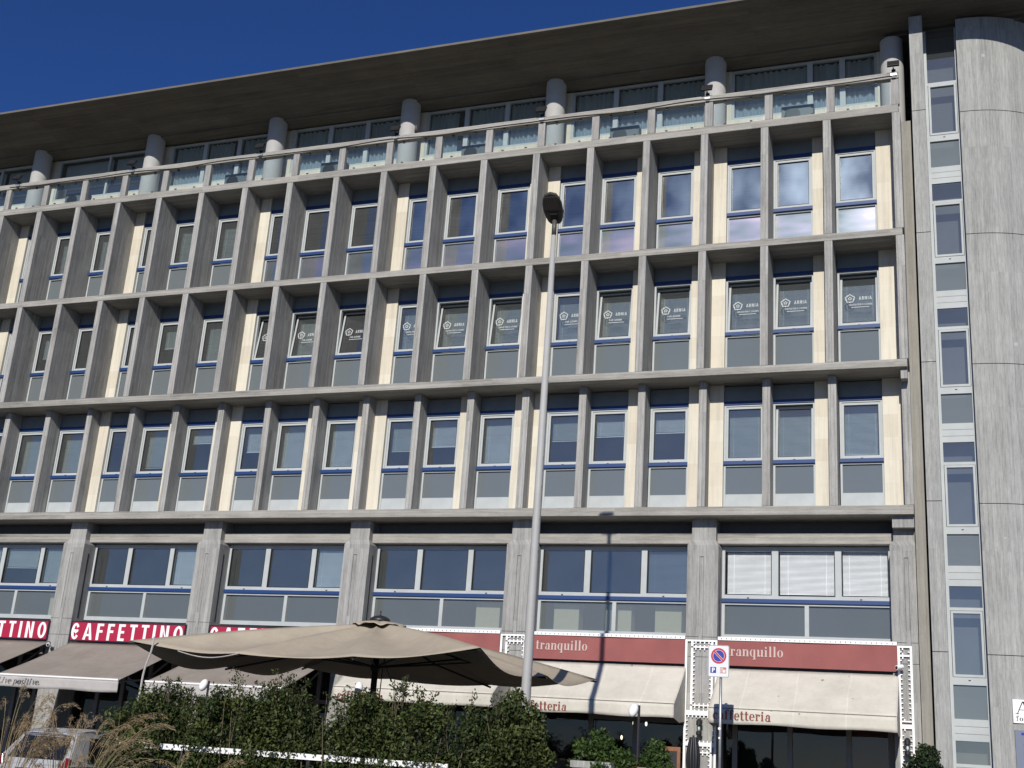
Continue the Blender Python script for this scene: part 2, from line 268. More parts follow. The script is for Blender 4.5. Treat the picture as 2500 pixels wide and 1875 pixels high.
# ------------------------------------------------------------------ mesh helpers
class MB:
    def __init__(s): s.v = []; s.f = []; s.smooth = False
    def add(s, vs, fs):
        o = len(s.v); s.v += [tuple(v) for v in vs]; s.f += [tuple(i+o for i in f) for f in fs]; return s
    def box(s, x0, x1, y0, y1, z0, z1):
        vs = [(x, y, z) for z in (z0, z1) for y in (y0, y1) for x in (x0, x1)]
        return s.add(vs, [(0, 2, 3, 1), (4, 5, 7, 6), (0, 1, 5, 4), (2, 6, 7, 3), (0, 4, 6, 2), (1, 3, 7, 5)])
    def obox(s, c, ax, ay, az):
        """box from centre and three half-axis vectors"""
        c, ax, ay, az = Vector(c), Vector(ax), Vector(ay), Vector(az)
        vs = [c+i*ax+j*ay+k*az for k in (-1, 1) for j in (-1, 1) for i in (-1, 1)]
        return s.add(vs, [(0, 2, 3, 1), (4, 5, 7, 6), (0, 1, 5, 4), (2, 6, 7, 3), (0, 4, 6, 2), (1, 3, 7, 5)])
    def prism(s, poly, fn, d0, d1):
        """poly of 2-D points (counter-clockwise seen from d0's side); fn(a,b,d) -> 3-D"""
        n = len(poly)
        vs = [fn(a, b, d0) for a, b in poly]+[fn(a, b, d1) for a, b in poly]
        fs = [tuple(range(n)), tuple(range(2*n-1, n-1, -1))]+[(i, i+n, (i+1) % n+n, (i+1) % n) for i in range(n)]
        return s.add(vs, fs)
    def tube(s, pts, r, n=8, cap=True):
        pts = [Vector(p) for p in pts]; rs = r if isinstance(r, (list, tuple)) else [r]*len(pts)
        o = len(s.v); up_ = Vector((0, 0, 1))
        for i, p in enumerate(pts):
            t = (pts[min(i+1, len(pts)-1)]-pts[max(i-1, 0)]).normalized()
            a = t.cross(up_ if abs(t.z) < 0.95 else Vector((0, 1, 0))).normalized(); b = t.cross(a)
            for k in range(n):
                w = 2*math.pi*k/n; s.v.append(tuple(p+rs[i]*(math.cos(w)*a+math.sin(w)*b)))
        for i in range(len(pts)-1):
            for k in range(n):
                s.f.append((o+i*n+k, o+i*n+(k+1) % n, o+(i+1)*n+(k+1) % n, o+(i+1)*n+k))
        if cap:
            s.f.append(tuple(o+k for k in range(n-1, -1, -1))); s.f.append(tuple(o+(len(pts)-1)*n+k for k in range(n)))
        return s
    def lathe(s, c, prof, n=20, sx=1, sy=1):
        """prof: list of (r, z) about vertical axis at c"""
        o = len(s.v)
        for r, z in prof:
            for k in range(n):
                w = 2*math.pi*k/n; s.v.append((c[0]+r*sx*math.cos(w), c[1]+r*sy*math.sin(w), c[2]+z))
        for i in range(len(prof)-1):
            for k in range(n): s.f.append((o+i*n+k, o+i*n+(k+1) % n, o+(i+1)*n+(k+1) % n, o+(i+1)*n+k))
        s.f.append(tuple(o+k for k in range(n-1, -1, -1))); s.f.append(tuple(o+(len(prof)-1)*n+k for k in range(n)))
        return s
    def grid(s, fn, nu, nv):
        o = len(s.v)
        for j in range(nv+1):
            for i in range(nu+1): s.v.append(tuple(fn(i/nu, j/nv)))
        for j in range(nv):
            for i in range(nu):
                a = o+j*(nu+1)+i; s.f.append((a, a+1, a+nu+2, a+nu+1))
        return s
    def mesh(s, name, m, smooth=False, bevel=0):
        me = bpy.data.meshes.new(name); me.from_pydata(s.v, [], s.f); me.update()
        me.materials.append(M[m] if isinstance(m, str) else m)
        if smooth: me.polygons.foreach_set('use_smooth', [True]*len(me.polygons))
        return me
    def build(s, name, m, parent=None, smooth=False, bevel=0, solid=0):
        return obj(name, s.mesh(name, m, smooth), parent, bevel=bevel, solid=solid)
def obj(name, me, parent=None, loc=(0, 0, 0), rot=(0, 0, 0), bevel=0, solid=0):
    o = bpy.data.objects.new(name, me); col.objects.link(o); o.location = loc; o.rotation_euler = rot
    if parent: o.parent = parent
    if solid:
        md = o.modifiers.new('thickness', 'SOLIDIFY'); md.thickness = solid; md.offset = 0
    if bevel:
        md = o.modifiers.new('edge', 'BEVEL'); md.width = bevel; md.segments = 2; md.limit_method = 'ANGLE'
    return o
def tag(o, label=None, cat=None, group=None, kind=None):
    if label: o['label'] = label
    if cat: o['category'] = cat
    if group: o['group'] = group
    if kind: o['kind'] = kind
    return o
def empty(name, loc, label, cat, group=None):
    o = bpy.data.objects.new(name, None); col.objects.link(o); o.location = loc; o.empty_display_size = 0.2
    bpy.context.view_layer.update()
    return tag(o, label, cat, group, 'thing')
def part(mb, name, m, root, **k):
    """part modelled in world coordinates, parented to a thing whose origin is root.location"""
    L = root.location
    if L.length: mb.v = [(x-L.x, y-L.y, z-L.z) for x, y, z in mb.v]
    return mb.build(name, m, root, **k)
def struct(name, mb, m, **k): return tag(mb.build(name, m, **k), kind='structure')

# ------------------------------------------------------------------ lettering
def ring(cx, cy, rx, ry, tx, ty, a0=0, a1=360, n=26):
    """stroke of an ellipse, thick at the sides (tx) and at top and bottom (ty); returns quads"""
    out = []; st = [R(a0+(a1-a0)*i/n) for i in range(n+1)]
    P = [((cx+rx*math.cos(a), cy+ry*math.sin(a)), (cx+(rx-tx)*math.cos(a), cy+(ry-ty)*math.sin(a))) for a in st]
    for i in range(n): out.append([P[i][1], P[i][0], P[i+1][0], P[i+1][1]])
    return out
def rc(x0, y0, x1, y1): return [[(x0, y0), (x1, y0), (x1, y1), (x0, y1)]]
def stroke(x0, y0, x1, y1, w):
    d = Vector((x1-x0, y1-y0)).normalized(); q = Vector((-d.y, d.x))*w/2
    return [[(x0+q.x, y0+q.y), (x0-q.x, y0-q.y), (x1-q.x, y1-q.y), (x1+q.x, y1+q.y)]]
def slant(x0, x1, w, y0=0, y1=1):                 # diagonal cut level at both ends
    return [[(x0, y0), (x0+w, y0), (x1+w, y1), (x1, y1)]] if y1 > y0 else []
def serif_glyph(ch, W=0.17, h=0.045):
    """fat-face roman lower case, x-height 0.66, ascender 1.0; returns polygons, advance"""
    X = 0.66; S = lambda x0, x1, y: rc(x0, y, x1, y+h)
    def stem(x, y0, y1): return rc(x, y0, x+W, y1)
    if ch == 'i': return stem(.07, 0, X)+S(0, .07+W+.07, 0)+S(0, .07, X-h)+ring(.07+W/2, .86, .095, .095, .094, .094), .40
    if ch == 'l': return stem(.07, 0, 1)+S(0, .07, 0)+S(.07+W, .14+W, 0)+S(0, .07, 1-h), .38
    if ch == 't': return stem(.08, .08, .88)+S(0, .08, X-h)+S(.08+W, .20+W, X-h)+ring(.08+W/2+.10, .10, .19, .10, .16, .05, 180, 330, 12), .44
    if ch == 'r': return stem(.07, 0, X)+S(0, .07, 0)+S(.07+W, .16+W, 0)+S(0, .07, X-h)+ring(.07+W+.11, X-.13, .12, .13, .04, .045, 60, 180, 10)+ring(.07+W+.17, X-.11, .085, .085, .084, .084), .53
    if ch in 'nu':
        a = stem(.07, 0, X)+stem(.44, 0, X if ch == 'u' else X-.14)
        if ch == 'n': a += S(0, .07, 0)+S(.07+W, .13+W, 0)+S(.38, .44, 0)+S(.44+W, .50+W, 0)+S(0, .07, X-h)+ring(.44+W-.2, X-.2, .2, .2, .17, .045, 0, 150, 14)
        else: a += S(0, .07, X-h)+S(.38, .44, X-h)+S(.44+W, .50+W, 0)+ring(.24+.0, .19, .17, .19, .17, .045, 190, 340, 14)
        return a, .72
    if ch == 'o': return ring(.29, X/2, .29, X/2+.015, .17, .035), .62
    if ch == 'q': return ring(.28, X/2, .28, X/2+.015, .16, .035, 60, 300)+stem(.38, -.28, X)+S(.30, .38, -.28)+S(.38+W, .46+W, -.28), .66
    if ch == 'p': return ring(.32, X/2, .27, X/2+.01, .15, .035, -120, 120)+stem(.07, -.28, X)+S(0, .07, -.28)+S(.07+W, .15+W, -.28)+S(0, .07, X-h), .64
    if ch == 'c': return ring(.28, X/2, .28, X/2+.015, .17, .035, 50, 310)+ring(.42, X-.15, .085, .085, .084, .084), .54
    if ch == 'e': return ring(.28, X/2, .28, X/2+.015, .165, .035, 0, 318)+rc(.12, X/2-.005, .5, X/2+.035), .58
    if ch == 'a': return stem(.34, 0, X-.12)+ring(.30, X-.18, .21, .185, .16, .04, 0, 150, 14)+ring(.16, X-.17, .08, .08, .079, .079)+ring(.22, .17, .21, .185, .15, .035, 60, 330, 16)+S(.34+W, .42+W, 0), .60
    if ch == 'f': return stem(.10, 0, .84)+S(.02, .10, 0)+S(.10+W, .20+W, 0)+S(0, .10, X-h)+S(.10+W, .24+W, X-h)+ring(.10+W+.04, .83, .21, .17, .15, .045, 40, 180, 12)+ring(.10+W+.14, .90, .08, .08, .079, .079), .47
    if ch == 's': return ring(.22, X-.18, .2, .185, .11, .04, 40, 260, 14)+ring(.22, .17, .2, .185, .11, .04, -140, 90, 14), .48
    if ch == 'v': return [[(.25, 0), (.33, 0), (.20, X), (.20-W, X)], [(.33, 0), (.36, .04), (.55, X), (.50, X)]]+S(-.02, .26, X-h), .55
    if ch == 'L': return stem(.08, 0, 1)+S(0, .08, 0)+S(.08+W, .60, 0)+S(0, .16+W, 1-h)[:0]+S(0, .08, 1-h)+rc(.55, h, .60, .24), .66
    if ch == 'A': return [[(.42, 1), (.36, 1), (.02, 0), (.07, 0)], [(.36, 1.0), (.50, 1), (.90, 0), (.70, 0)]]+rc(.20, .32, .62, .36)+S(-.06, .16, -.0)[:1]+S(.62, .98, -.045), .98
    if ch == '.': return ring(.09, .075, .085, .085, .084, .084), .26
    return [], .30
def sans_glyph(ch, w=.15):
    if ch == 'C': return ring(.26, .5, .26, .5, w, w*.9, 35, 325), .60
    if ch == 'A': return [[(0, 0), (w, 0), (.30+w*.15, 1), (.30-w*.55, 1)], [(.60-w, 0), (.60, 0), (.30+w*.55, 1), (.30-w*.15, 1)]]+rc(.15, .22, .45, .22+w*.8), .66
    if ch == 'F': return rc(0, 0, w, 1)+rc(w, 1-w*.9, .42, 1)+rc(w, .46, .38, .46+w*.9), .50
    if ch == 'E': return rc(0, 0, w, 1)+rc(w, 1-w*.9, .42, 1)+rc(w, .45, .38, .45+w*.9)+rc(w, 0, .42, w*.9), .52
    if ch == 'T': return rc(.235-w/2, 0, .235+w/2, 1-w*.9)+rc(0, 1-w*.9, .47, 1), .54
    if ch == 'I': return rc(0, 0, w, 1), w+.1
    if ch == 'N': return rc(0, 0, w, 1)+rc(.52-w, 0, .52, 1)+[[(w, .99), (w, .72), (.52-w, .01), (.52-w, .28)]], .63
    if ch == 'O': return ring(.28, .5, .28, .5, w, w*.9), .64
    if ch == 'R': return rc(0, 0, w, 1)+ring(.2, .72, .27, .28, w, w*.9, -90, 90, 14)+rc(w, 1-w*.9, .2, 1)+rc(w, .44, .2, .44+w*.9)+[[(.2, .44), (.2+w, .44), (.5, 0), (.5-w, 0)]], .56
    if ch == 'P': return rc(0, 0, w, 1)+ring(.22, .70, .27, .30, w, w*.9, -90, 90, 14)+rc(w, 1-w*.9, .22, 1)+rc(w, .40, .22, .40+w*.9), .56
    if ch == 'L': return rc(0, 0, w, 1)+rc(w, 0, .42, w*.9), .48
    if ch == 'V': return [[(0, 1), (w, 1), (.30+w*.3, 0), (.30-w*.5, 0)], [(.60-w, 1), (.60, 1), (.30+w*.5, 0), (.30-w*.3, 0)]], .64
    if ch == 'S': return ring(.24, .73, .24, .27, w, w*.9, 30, 270, 14)+ring(.24, .27, .24, .27, w, w*.9, -150, 90, 14), .54
    if ch == 'Z': return rc(0, 1-w*.9, .46, 1)+rc(0, 0, .46, w*.9)+[[(0, w), (w*1.2, w), (.46, 1-w), (.46-w*1.2, 1-w)]], .54
    if ch == 'W': return [[(0, 1), (w, 1), (.2+w*.3, 0), (.2-w*.4, 0)], [(.38-w*.5, .9), (.38, .9), (.2+w*.5, 0), (.2, 0)], [(.38, .9), (.38+w*.5, .9), (.58, 0), (.58-w*.5, 0)], [(.78-w, 1), (.78, 1), (.58+w*.4, 0), (.58-w*.3, 0)]], .84
    return [], .28
def text_polys(txt, fn, gap=0.0, **k):
    out = []; x = 0
    for ch in txt:
        ps, adv = fn(ch, **k); out += [[(a+x, b) for a, b in p] for p in ps]; x += adv+gap
    return out, x-gap
def letters(mb, polys, place, d=0.006):
    """place(a,b,depth) -> 3-D; each polygon sits a hair prouder than the last so no two faces share a plane"""
    for i, p in enumerate(polys):
        k = d+0.0003*(i % 9)
        ar = sum(p[j][0]*p[(j+1) % len(p)][1]-p[(j+1) % len(p)][0]*p[j][1] for j in range(len(p)))
        mb.prism(p if ar > 0 else p[::-1], place, k, 0)
    return mb
def heart(cx, cy, s):
    pts = []
    for i in range(28):
        t = 2*math.pi*i/28; pts.append((cx+s*math.sin(t)**3, cy+s*(13*math.cos(t)-5*math.cos(2*t)-2*math.cos(3*t)-math.cos(4*t))/16))
    return [pts]

# ------------------------------------------------------------------ ground
struct('ground', MB().box(-400, 400, -400, 300, -0.5, 0.0), 'asphalt')
pv = MB()
pv.box(-13.45, 60, -10.6, 6, 0.004, 0.6)                     # raised terrace in front of the shops
struct('terrace', pv, 'paving')
struct('pavement', MB().box(-60, -13.46, -4.5, 6, 0.004, 0.15), 'paving')

# ------------------------------------------------------------------ office building
PITCHZ = 3.43
SLABS = [(7.70, 7.92, 0.43), (11.19, 11.385, 0.0), (14.62, 14.81, 0.0), (18.05, 18.275, 0.0)]
XL = -33.8; NB = 7                                           # bays run left from x = 0
PIERS = [0.11-4.8*j for j in range(NB+1)]
bld = empty('office_building', (0, 0, 0), 'long grey concrete office block with deep vertical fins, blue window bars and overhanging flat roof', 'building')
for i, (z0, z1, y0) in enumerate(SLABS):
    xr = (0.31, 0.29, 0.285, 0.285)[i]
    MB().box(XL, xr, y0, 5.0, z0, z1).build('floor_slab', 'conc_h', bld, bevel=0.012)
MB().box(XL, 0.3, 1.45, 5.0, 4.40, 4.76).build('floor_slab', 'conc_h', bld)
MB().box(0.13, 0.28, 0.12, 0.43, 10.93, 11.19).build('bracket', 'conc_v', bld)
MB().box(-0.19, 0.30, 0.60, 0.84, 7.42, 7.70).build('bracket', 'conc_v', bld)
bw = MB(); bw.box(XL, 0.55, 5.0, 5.2, 0.6, 21.0); bw.box(XL-0.2, XL, 0.5, 5.2, 0.6, 21.0)
bw.build('rear_wall', 'room', bld)
ZT = [z1 for z0, z1, y in SLABS]; ZB = [z0 for z0, z1, y in SLABS]
def finx(n): return n*1.6+(0.12 if n == 0 else 0)
# fins
for r in range(3):
    z0, z1 = ZT[r], ZB[r+1]; y0 = 0.43 if r == 0 else 0.0
    fb = MB().box(0, 0.2, 0, 0.99-y0, 0, z1-z0).mesh('fin', 'conc_fin')
    for n in range(-3*NB, 1):
        obj('fin', fb, bld, (finx(n), y0, z0), bevel=0.010)
# cream stone strips beside the windows
for r in range(3):
    z0, z1 = ZT[r], ZB[r+1]
    for b in range(NB):
        x = -4.8*(b+1)
        for a0, a1 in ((0.20, 0.555), (2.83, 3.2), (4.45, 4.92 if b == 0 else 4.8)):
            MB().box(x+a0, x+a1, 0.86, 1.06, z0, z1).build('stone_panel', 'stone', bld)
# window unit: shared meshes, origin at the lower left front corner
WW = 1.03; WH = PITCHZ-0.19
f = MB()
f.box(0, .05, 0, .10, 0, 2.75); f.box(WW-.05, WW, 0, .10, 0, 2.75)
f.box(.05, WW-.05, .015, .085, 0, .42); f.box(.05, WW-.05, 0, .10, 1.13, 1.17); f.box(.05, WW-.05, 0, .10, 1.27, 1.30); f.box(.05, WW-.05, 0, .10, 2.71, 2.75)
F_me = f.mesh('window_frame', 'alu')
s_ = MB(); sw = WW-.10; sh_ = 1.41
s_.box(0, .062, 0, .07, 0, sh_); s_.box(sw-.062, sw, 0, .07, 0, sh_); s_.box(.062, sw-.062, 0, .07, 0, .075); s_.box(.062, sw-.062, 0, .07, sh_-.062, sh_)
S_me = s_.mesh('sash', 'alu')
g_ = MB(); g_.box(.075, sw-.075, .03, .042, .075, .087); 
gs = MB(); x0, x1, z0, z1 = .055, sw-.055, .068, sh_-.055
gk = .012
gs.box(x0, x0+gk, .002, .068, z0, z1); gs.box(x1-gk, x1, .002, .068, z0, z1); gs.box(x0+gk, x1-gk, .002, .068, z0, z0+gk); gs.box(x0+gk, x1-gk, .002, .068, z1-gk, z1)
gs.v = [(a, b-.006, c) if b < .01 else (a, b, c) for a, b, c in gs.v]
G_me = gs.mesh('gasket', 'black')
def pane_me(m): return MB().add([(.06, .035, .07), (sw-.06, .035, .07), (sw-.06, .035, sh_-.06), (.06, .035, sh_-.06)], [(0, 1, 2, 3)]).mesh('pane', m)
P_me = {'n': pane_me('glass'), 's': pane_me('glass_sun')}
def low_me(m): return MB().add([(.045, .05, .415), (WW-.045, .05, .415), (WW-.045, .05, 1.135), (.045, .05, 1.135)], [(0, 1, 2, 3)]).mesh('lower_pane', m)
L_me = {'n': low_me('glass_low'), 's': low_me('glass_low_sun')}
lf_ = MB().add([(.045, .05, .0), (WW-.045, .05, .0), (WW-.045, .05, 1.135), (.045, .05, 1.135)], [(0, 1, 2, 3)])
LF_me = {'n': lf_.mesh('lower_pane', 'glass_low'), 's': lf_.mesh('lower_pane', 'glass_low_sun')}
f2 = MB()
f2.box(0, .05, 0, .10, 0, 2.75); f2.box(WW-.05, WW, 0, .10, 0, 2.75)
f2.box(.05, WW-.05, 0, .10, 1.13, 1.17); f2.box(.05, WW-.05, 0, .10, 1.27, 1.30); f2.box(.05, WW-.05, 0, .10, 2.71, 2.75)
F2_me = f2.mesh('window_frame', 'alu')
B_me = MB().box(-.01, WW+.01, -.06, .0, 1.175, 1.265).mesh('sill_bar', 'blue')
H_me = MB().box(0, WW, -.03, .10, 2.752, 2.845).mesh('head_bar', 'blue')
SB_me = MB().box(0, WW, -.01, .10, 2.847, WH).mesh('shutter_box', 'grey_panel')
K_me = MB().box(WW*.47, WW*.53, -.012, .0, 1.274, 1.29).mesh('drain_cap', 'black')
def blind_me(frac, m, z1=2.70, z0=1.32, x0=.06, x1=WW-.06, y=.20):
    zb = z1-(z1-z0)*frac; q = MB(); nsl = int((z1-zb)/.028)
    for i in range(nsl):                                   # separate tilted slats
        z = z1-(i+.5)*.028; q.add([(x0, y-.010, z-.010), (x1, y-.010, z-.010), (x1, y+.010, z+.009), (x0, y+.010, z+.009)], [(0, 1, 2, 3)])
        q.add([(x0, y-.012, z-.010), (x1, y-.012, z-.010), (x1, y-.012, z-.0025), (x0, y-.012, z-.0025)], [(0, 1, 2, 3)])
    q.box(x0, x1, y-.014, y+.014, zb-.02, zb)
    for cx in (x0+.15*(x1-x0), x0+.85*(x1-x0)): q.box(cx-.003, cx+.003, y-.02, y-.017, zb, z1)
    return q.mesh('blind', m)
BL = {}
def get_blind(fr_, m):
    if (fr_, m) not in BL: BL[(fr_, m)] = blind_me(fr_, m)
    return BL[(fr_, m)]
# emblem and words printed on the third-row windows
em = MB(); pol = []
def star_pts(cx, cy, r, r2, a0=90): return [(cx+(r if i % 2 == 0 else r2)*math.cos(R(a0+36*i)), cy+(r if i % 2 == 0 else r2)*math.sin(R(a0+36*i))) for i in range(10)]
for k in range(5):
    a = 90+72*k; c_ = Vector((math.cos(R(a)), math.sin(R(a)))); t_ = Vector((-c_.y, c_.x))
    for sg in (-1, 1):
        p0 = c_*.125; p1 = c_*.075+t_*sg*.055; pol += stroke(p0.x, p0.y, p1.x, p1.y, .020)
        p2 = c_*.100+t_*sg*.066; pol += stroke(p1.x, p1.y, p2.x, p2.y, .018)
so_, si_ = star_pts(0, 0, .060, .034), star_pts(0, 0, .036, .018)
for i in range(10): pol.append([so_[i], so_[(i+1) % 10], si_[(i+1) % 10], si_[i]])
pol = [[(a+.24, b+.78) for a, b in p] for p in pol]
tp, tw = text_polys('ARNIA', sans_glyph, .14, w=.13) if False else text_polys('ARNIA', sans_glyph, .16, w=.14)
pol += [[(.46+a*.095, .73+b*.10) for a, b in p] for p in tp]
word2 = text_polys('SERVIZI PER IL LAVORO', sans_glyph, .10, w=.15)[0]; word2b = text_polys('FORMAZIONE', sans_glyph, .10, w=.15)[0]
def logo_me(second):
    if second == 'servizi': pp = [[(.22+a*.047, .575+b*.05) for a, b in p] for p in word2]
    else: pp = [[(.30+a*.058, .575+b*.055) for a, b in p] for p in word2b]
    for i in range(17): pp += rc(.28+i*.026, .515, .298+i*.026, .535)         # web address too small to read: a row of dashes
    q = MB(); letters(q, pol+pp, lambda a, b, d: (a, .034-d, b), .002); return q.mesh('window_lettering', 'palegrey')
sans_old = sans_glyph
LOGO = {'servizi': logo_me('servizi'), 'formazione': logo_me('formazione')}
def window(x, r, tilt=0, blind_=None, logo=None, glasskey='n', low='n'):
    w = obj('window', F_me if r == 0 else F2_me, bld, (x, 0.945, ZT[r]))
    s = obj('sash', S_me, w, (.05, .02, 1.29), (R(-tilt), 0, 0))
    gk_ = obj('gasket', G_me, w, (.05, .02, 1.29), (R(-tilt), 0, 0))
    p = obj('pane', P_me[glasskey], w, (.05, .02, 1.29), (R(-tilt), 0, 0))
    obj('lower_pane', (L_me if r == 0 else LF_me)[low], w); obj('sill_bar', B_me, w); obj('head_bar', H_me, w); obj('shutter_box', SB_me, w); obj('drain_cap', K_me, w)
    if blind_: obj('blind', get_blind(*blind_), w, (0, .09 if not tilt else .20, 0))
    if logo: obj('lettering', LOGO[logo], w, (.05, .02, 1.29), (R(-tilt), 0, 0))
    return w
WX = (0.56, 1.80, 3.42)
g_, lt_ = 'blind_grey', 'blind_light'
# per bay from the right, gaps A B C: (tilt, blind, logo)
ROWS = {
 0: [[(0, (.97, g_)), (5, (1, g_)), (0, (.90, g_))], [(0, (.5, g_)), (0, (.44, lt_)), (0, (.40, lt_))], [(0, (.62, g_)), (0, (.55, lt_)), (0, (1, lt_))],
     [(0, (.55, lt_)), (0, (1, lt_)), (0, (.98, lt_))], [(0, (.0, g_)), (0, (.85, g_)), (0, (.32, lt_))], [(0, None), (0, (1, g_)), (0, (1, g_))], [(0, None), (0, (.6, g_)), (0, None)]],
 1: [[(7, (1, g_), 'servizi'), (7, (1, g_), 'servizi'), (7, (1, g_), 'servizi')], [(0, (1, g_), 'formazione'), (7, (1, g_), 'formazione'), (7, (1, g_), 'formazione')],
     [(0, (1, g_), 'servizi'), (7, (1, g_), 'servizi'), (7, (1, g_), 'servizi')], [(8, None, 'formazione'), (8, (1, g_), 'formazione'), (8, None, 'formazione')],
     [(0, None), (0, (.55, g_)), (0, (1, g_))], [(0, None), (0, (.6, g_)), (0, None)], [(0, None), (0, None), (0, (.7, g_))]],
 2: [[(0, None)]*3, [(0, None)]*3, [(0, None)]*3, [(0, None)]*3, [(0, (1, g_)), (0, (1, g_)), (0, (1, g_))], [(0, (1, g_)), (0, (1, g_)), (0, (1, g_))], [(0, None)]*3]}
for r in range(3):
    for b in range(NB):
        for k in range(3):
            c = ROWS[r][b][k]; sun_side = r == 2 and b < 4
            bl = c[1] if (c[1] and c[1][0] > 0) else None
            window(-4.8*(b+1)+WX[k], r, c[0], bl, c[2] if len(c) > 2 else None, 's' if r == 2 and b < 3 else 'n', 's' if sun_side else 'n')
# inner wall ceilings are the slabs; balcony storey on top
YW = 1.70; ZS, ZTOP = 19.38, 20.97
wl = MB()
for b in range(NB):
    x = -4.8*(b+1)
    wl.box(x, x+4.8, YW, YW+.2, ZT[3], ZS)
    wl.box(x-.15, x+.50, YW, YW+.2, ZS, ZTOP) if b < NB else None
wl.box(0.0, 0.30, YW, YW+.2, ZT[3], ZTOP); wl.box(-.30, 0, YW, YW+.2, ZS, ZTOP)
wl.build('stone_wall', 'stone', bld)
for b in range(NB):
    x = -4.8*(b+1); xa, xb = x+.5, x+4.65 if b else x+4.5
    lights = [xa, x+1.86, x+3.20, xb] if b in (1, 2, 3, 4) else ([xa, x+2.69, x+3.57, xb] if b == 0 else [xa, x+2.7, xb])
    fm = MB(); fm.box(xa, xb, YW+.02, YW+.12, ZS, ZS+.07); fm.box(xa, xb, YW+.02, YW+.12, ZTOP-.07, ZTOP)
    for i, q in enumerate(lights):
        wdt = .04 if 0 < i < len(lights)-1 and b >= 5 else .075
        fm.box(max(q-wdt, xa), min(q+wdt, xb), YW+.02, YW+.12, ZS+.07, ZTOP-.07)
    w = fm.build('ribbon_window', 'alu', bld)
    for i in range(len(lights)-1):
        MB().add([(lights[i], YW+.07, ZS+.03), (lights[i+1], YW+.07, ZS+.03), (lights[i+1], YW+.07, ZTOP-.03), (lights[i], YW+.07, ZTOP-.03)], [(0, 1, 2, 3)]).build('pane', 'glass', w)
        if b < 5:
            a0, a1 = lights[i]+.08, lights[i+1]-.08; ph = random.random()*6
            fr_ = 1 if random.random() < .8 else .8
            cu = MB().grid(lambda u, v: (a0+(a1-a0)*u*fr_, YW+.20+.04*math.sin(u*(a1-a0)*34+ph+1.5*math.sin(u*9+ph)), ZS+.05+(ZTOP-ZS-.12)*v), 90, 1)
            cu.build('curtain', 'curtain', w, smooth=True)
        else:
            MB().box(lights[i]+.08, lights[i+1]-.08, YW+.32, YW+.33, ZS+.55, ZTOP-.05).build('roller_blind', 'blind_grey', w)
# round columns under the roof
cyl = MB().lathe((0, 0, 0), [(.30, 0), (.30, 2.86)], 40)
cme = cyl.mesh('round_column', 'column', True)
for x in PIERS: obj('round_column', cme, bld, (x, 1.30, ZT[3] if x < 0 else 18.09)).modifiers.new('e', 'EDGE_SPLIT').split_angle = R(50)
# roof: thin eave, soffit falling inwards
rf = MB(); X0r, X1r = XL-1.0, 9.0
sof = lambda y: 21.37-.14*(y+1)
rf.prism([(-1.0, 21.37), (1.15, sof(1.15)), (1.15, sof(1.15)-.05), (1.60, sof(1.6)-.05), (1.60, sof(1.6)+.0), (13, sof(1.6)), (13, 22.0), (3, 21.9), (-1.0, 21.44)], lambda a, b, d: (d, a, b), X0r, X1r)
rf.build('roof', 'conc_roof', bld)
# parapet on the balcony edge: rail, posts, glass
MB().box(XL, 0.315, -.03, .16, 19.02, 19.20).build('parapet_rail', 'conc_h', bld, bevel=.012)
for n in range(-3*NB, 1):
    x = n*1.6+.10 if n else .12
    MB().box(x, x+(.21 if n else .195), 0.0, .14, ZT[3], 19.02).build('parapet_post', 'conc_v', bld, bevel=.008)
    if n < 0:
        xa, xb = x+.24, ((n+1)*1.6+.10 if n+1 else .12)-.03
        g = MB().box(xa, xb, .05, .058, ZT[3]+.04, 18.985).build('parapet_glass', 'glass_rail', bld)
        cl = MB()
        for q in (xa+.22*(xb-xa), xa+.75*(xb-xa)):
            cl.box(q-.03, q+.03, .035, .075, 18.955, 19.02); cl.box(q-.03, q+.03, .035, .075, ZT[3], ZT[3]+.055)
        cl.build('glass_clamp', 'black', g)
# mezzanine: flared piers, lintels, ribbon windows
YM = 1.30
for j, x in enumerate(PIERS):
    p = MB(); last = j == 0; xr = x+.385
    def prof(hw, y0, z): return [(x-hw, y0, z), (x+(hw if not last else .19), y0, z), (x+(hw if not last else .19), 1.46, z), (x-hw, 1.46, z)]
    L = [prof(.385, .75, .6), prof(.385, .75, 4.31), prof(.385, .75, 7.02), prof(.30, .85, 7.16), prof(.30, .85, 7.70)]
    for q in L: p.v += q
    for i in range(len(L)-1):
        for k in range(4): p.f.append((i*4+k, i*4+(k+1) % 4, (i+1)*4+(k+1) % 4, (i+1)*4+k))
    p.f.append((3, 2, 1, 0)); p.f.append((16, 17, 18, 19))
    pr = p.build('pier', 'conc_v', bld)
    gx = x-.02
    gv = MB(); gv.box(gx-.052, gx-.045, .746, .752, 5.05, 6.72); gv.box(gx+.045, gx+.050, .747, .752, .6, 6.72); gv.box(gx-.05, gx+.05, .746, .752, 6.72, 6.735)
    gv.box(x-.385, x+(.385 if not last else .19), .746, .752, 4.775, 4.785); gv.box(x-.385, x+(.385 if not last else .19), .746, .752, 4.30, 4.31)
    if not last: gv.box(x+.383, x+.389, .98, 1.03, 4.82, 6.75)
    gv.build('groove', 'joint', pr)
    MB().box(gx-.045, gx+.045, .744, .752, 5.05-.42, 5.05).build('patch', 'conc_tower', pr)
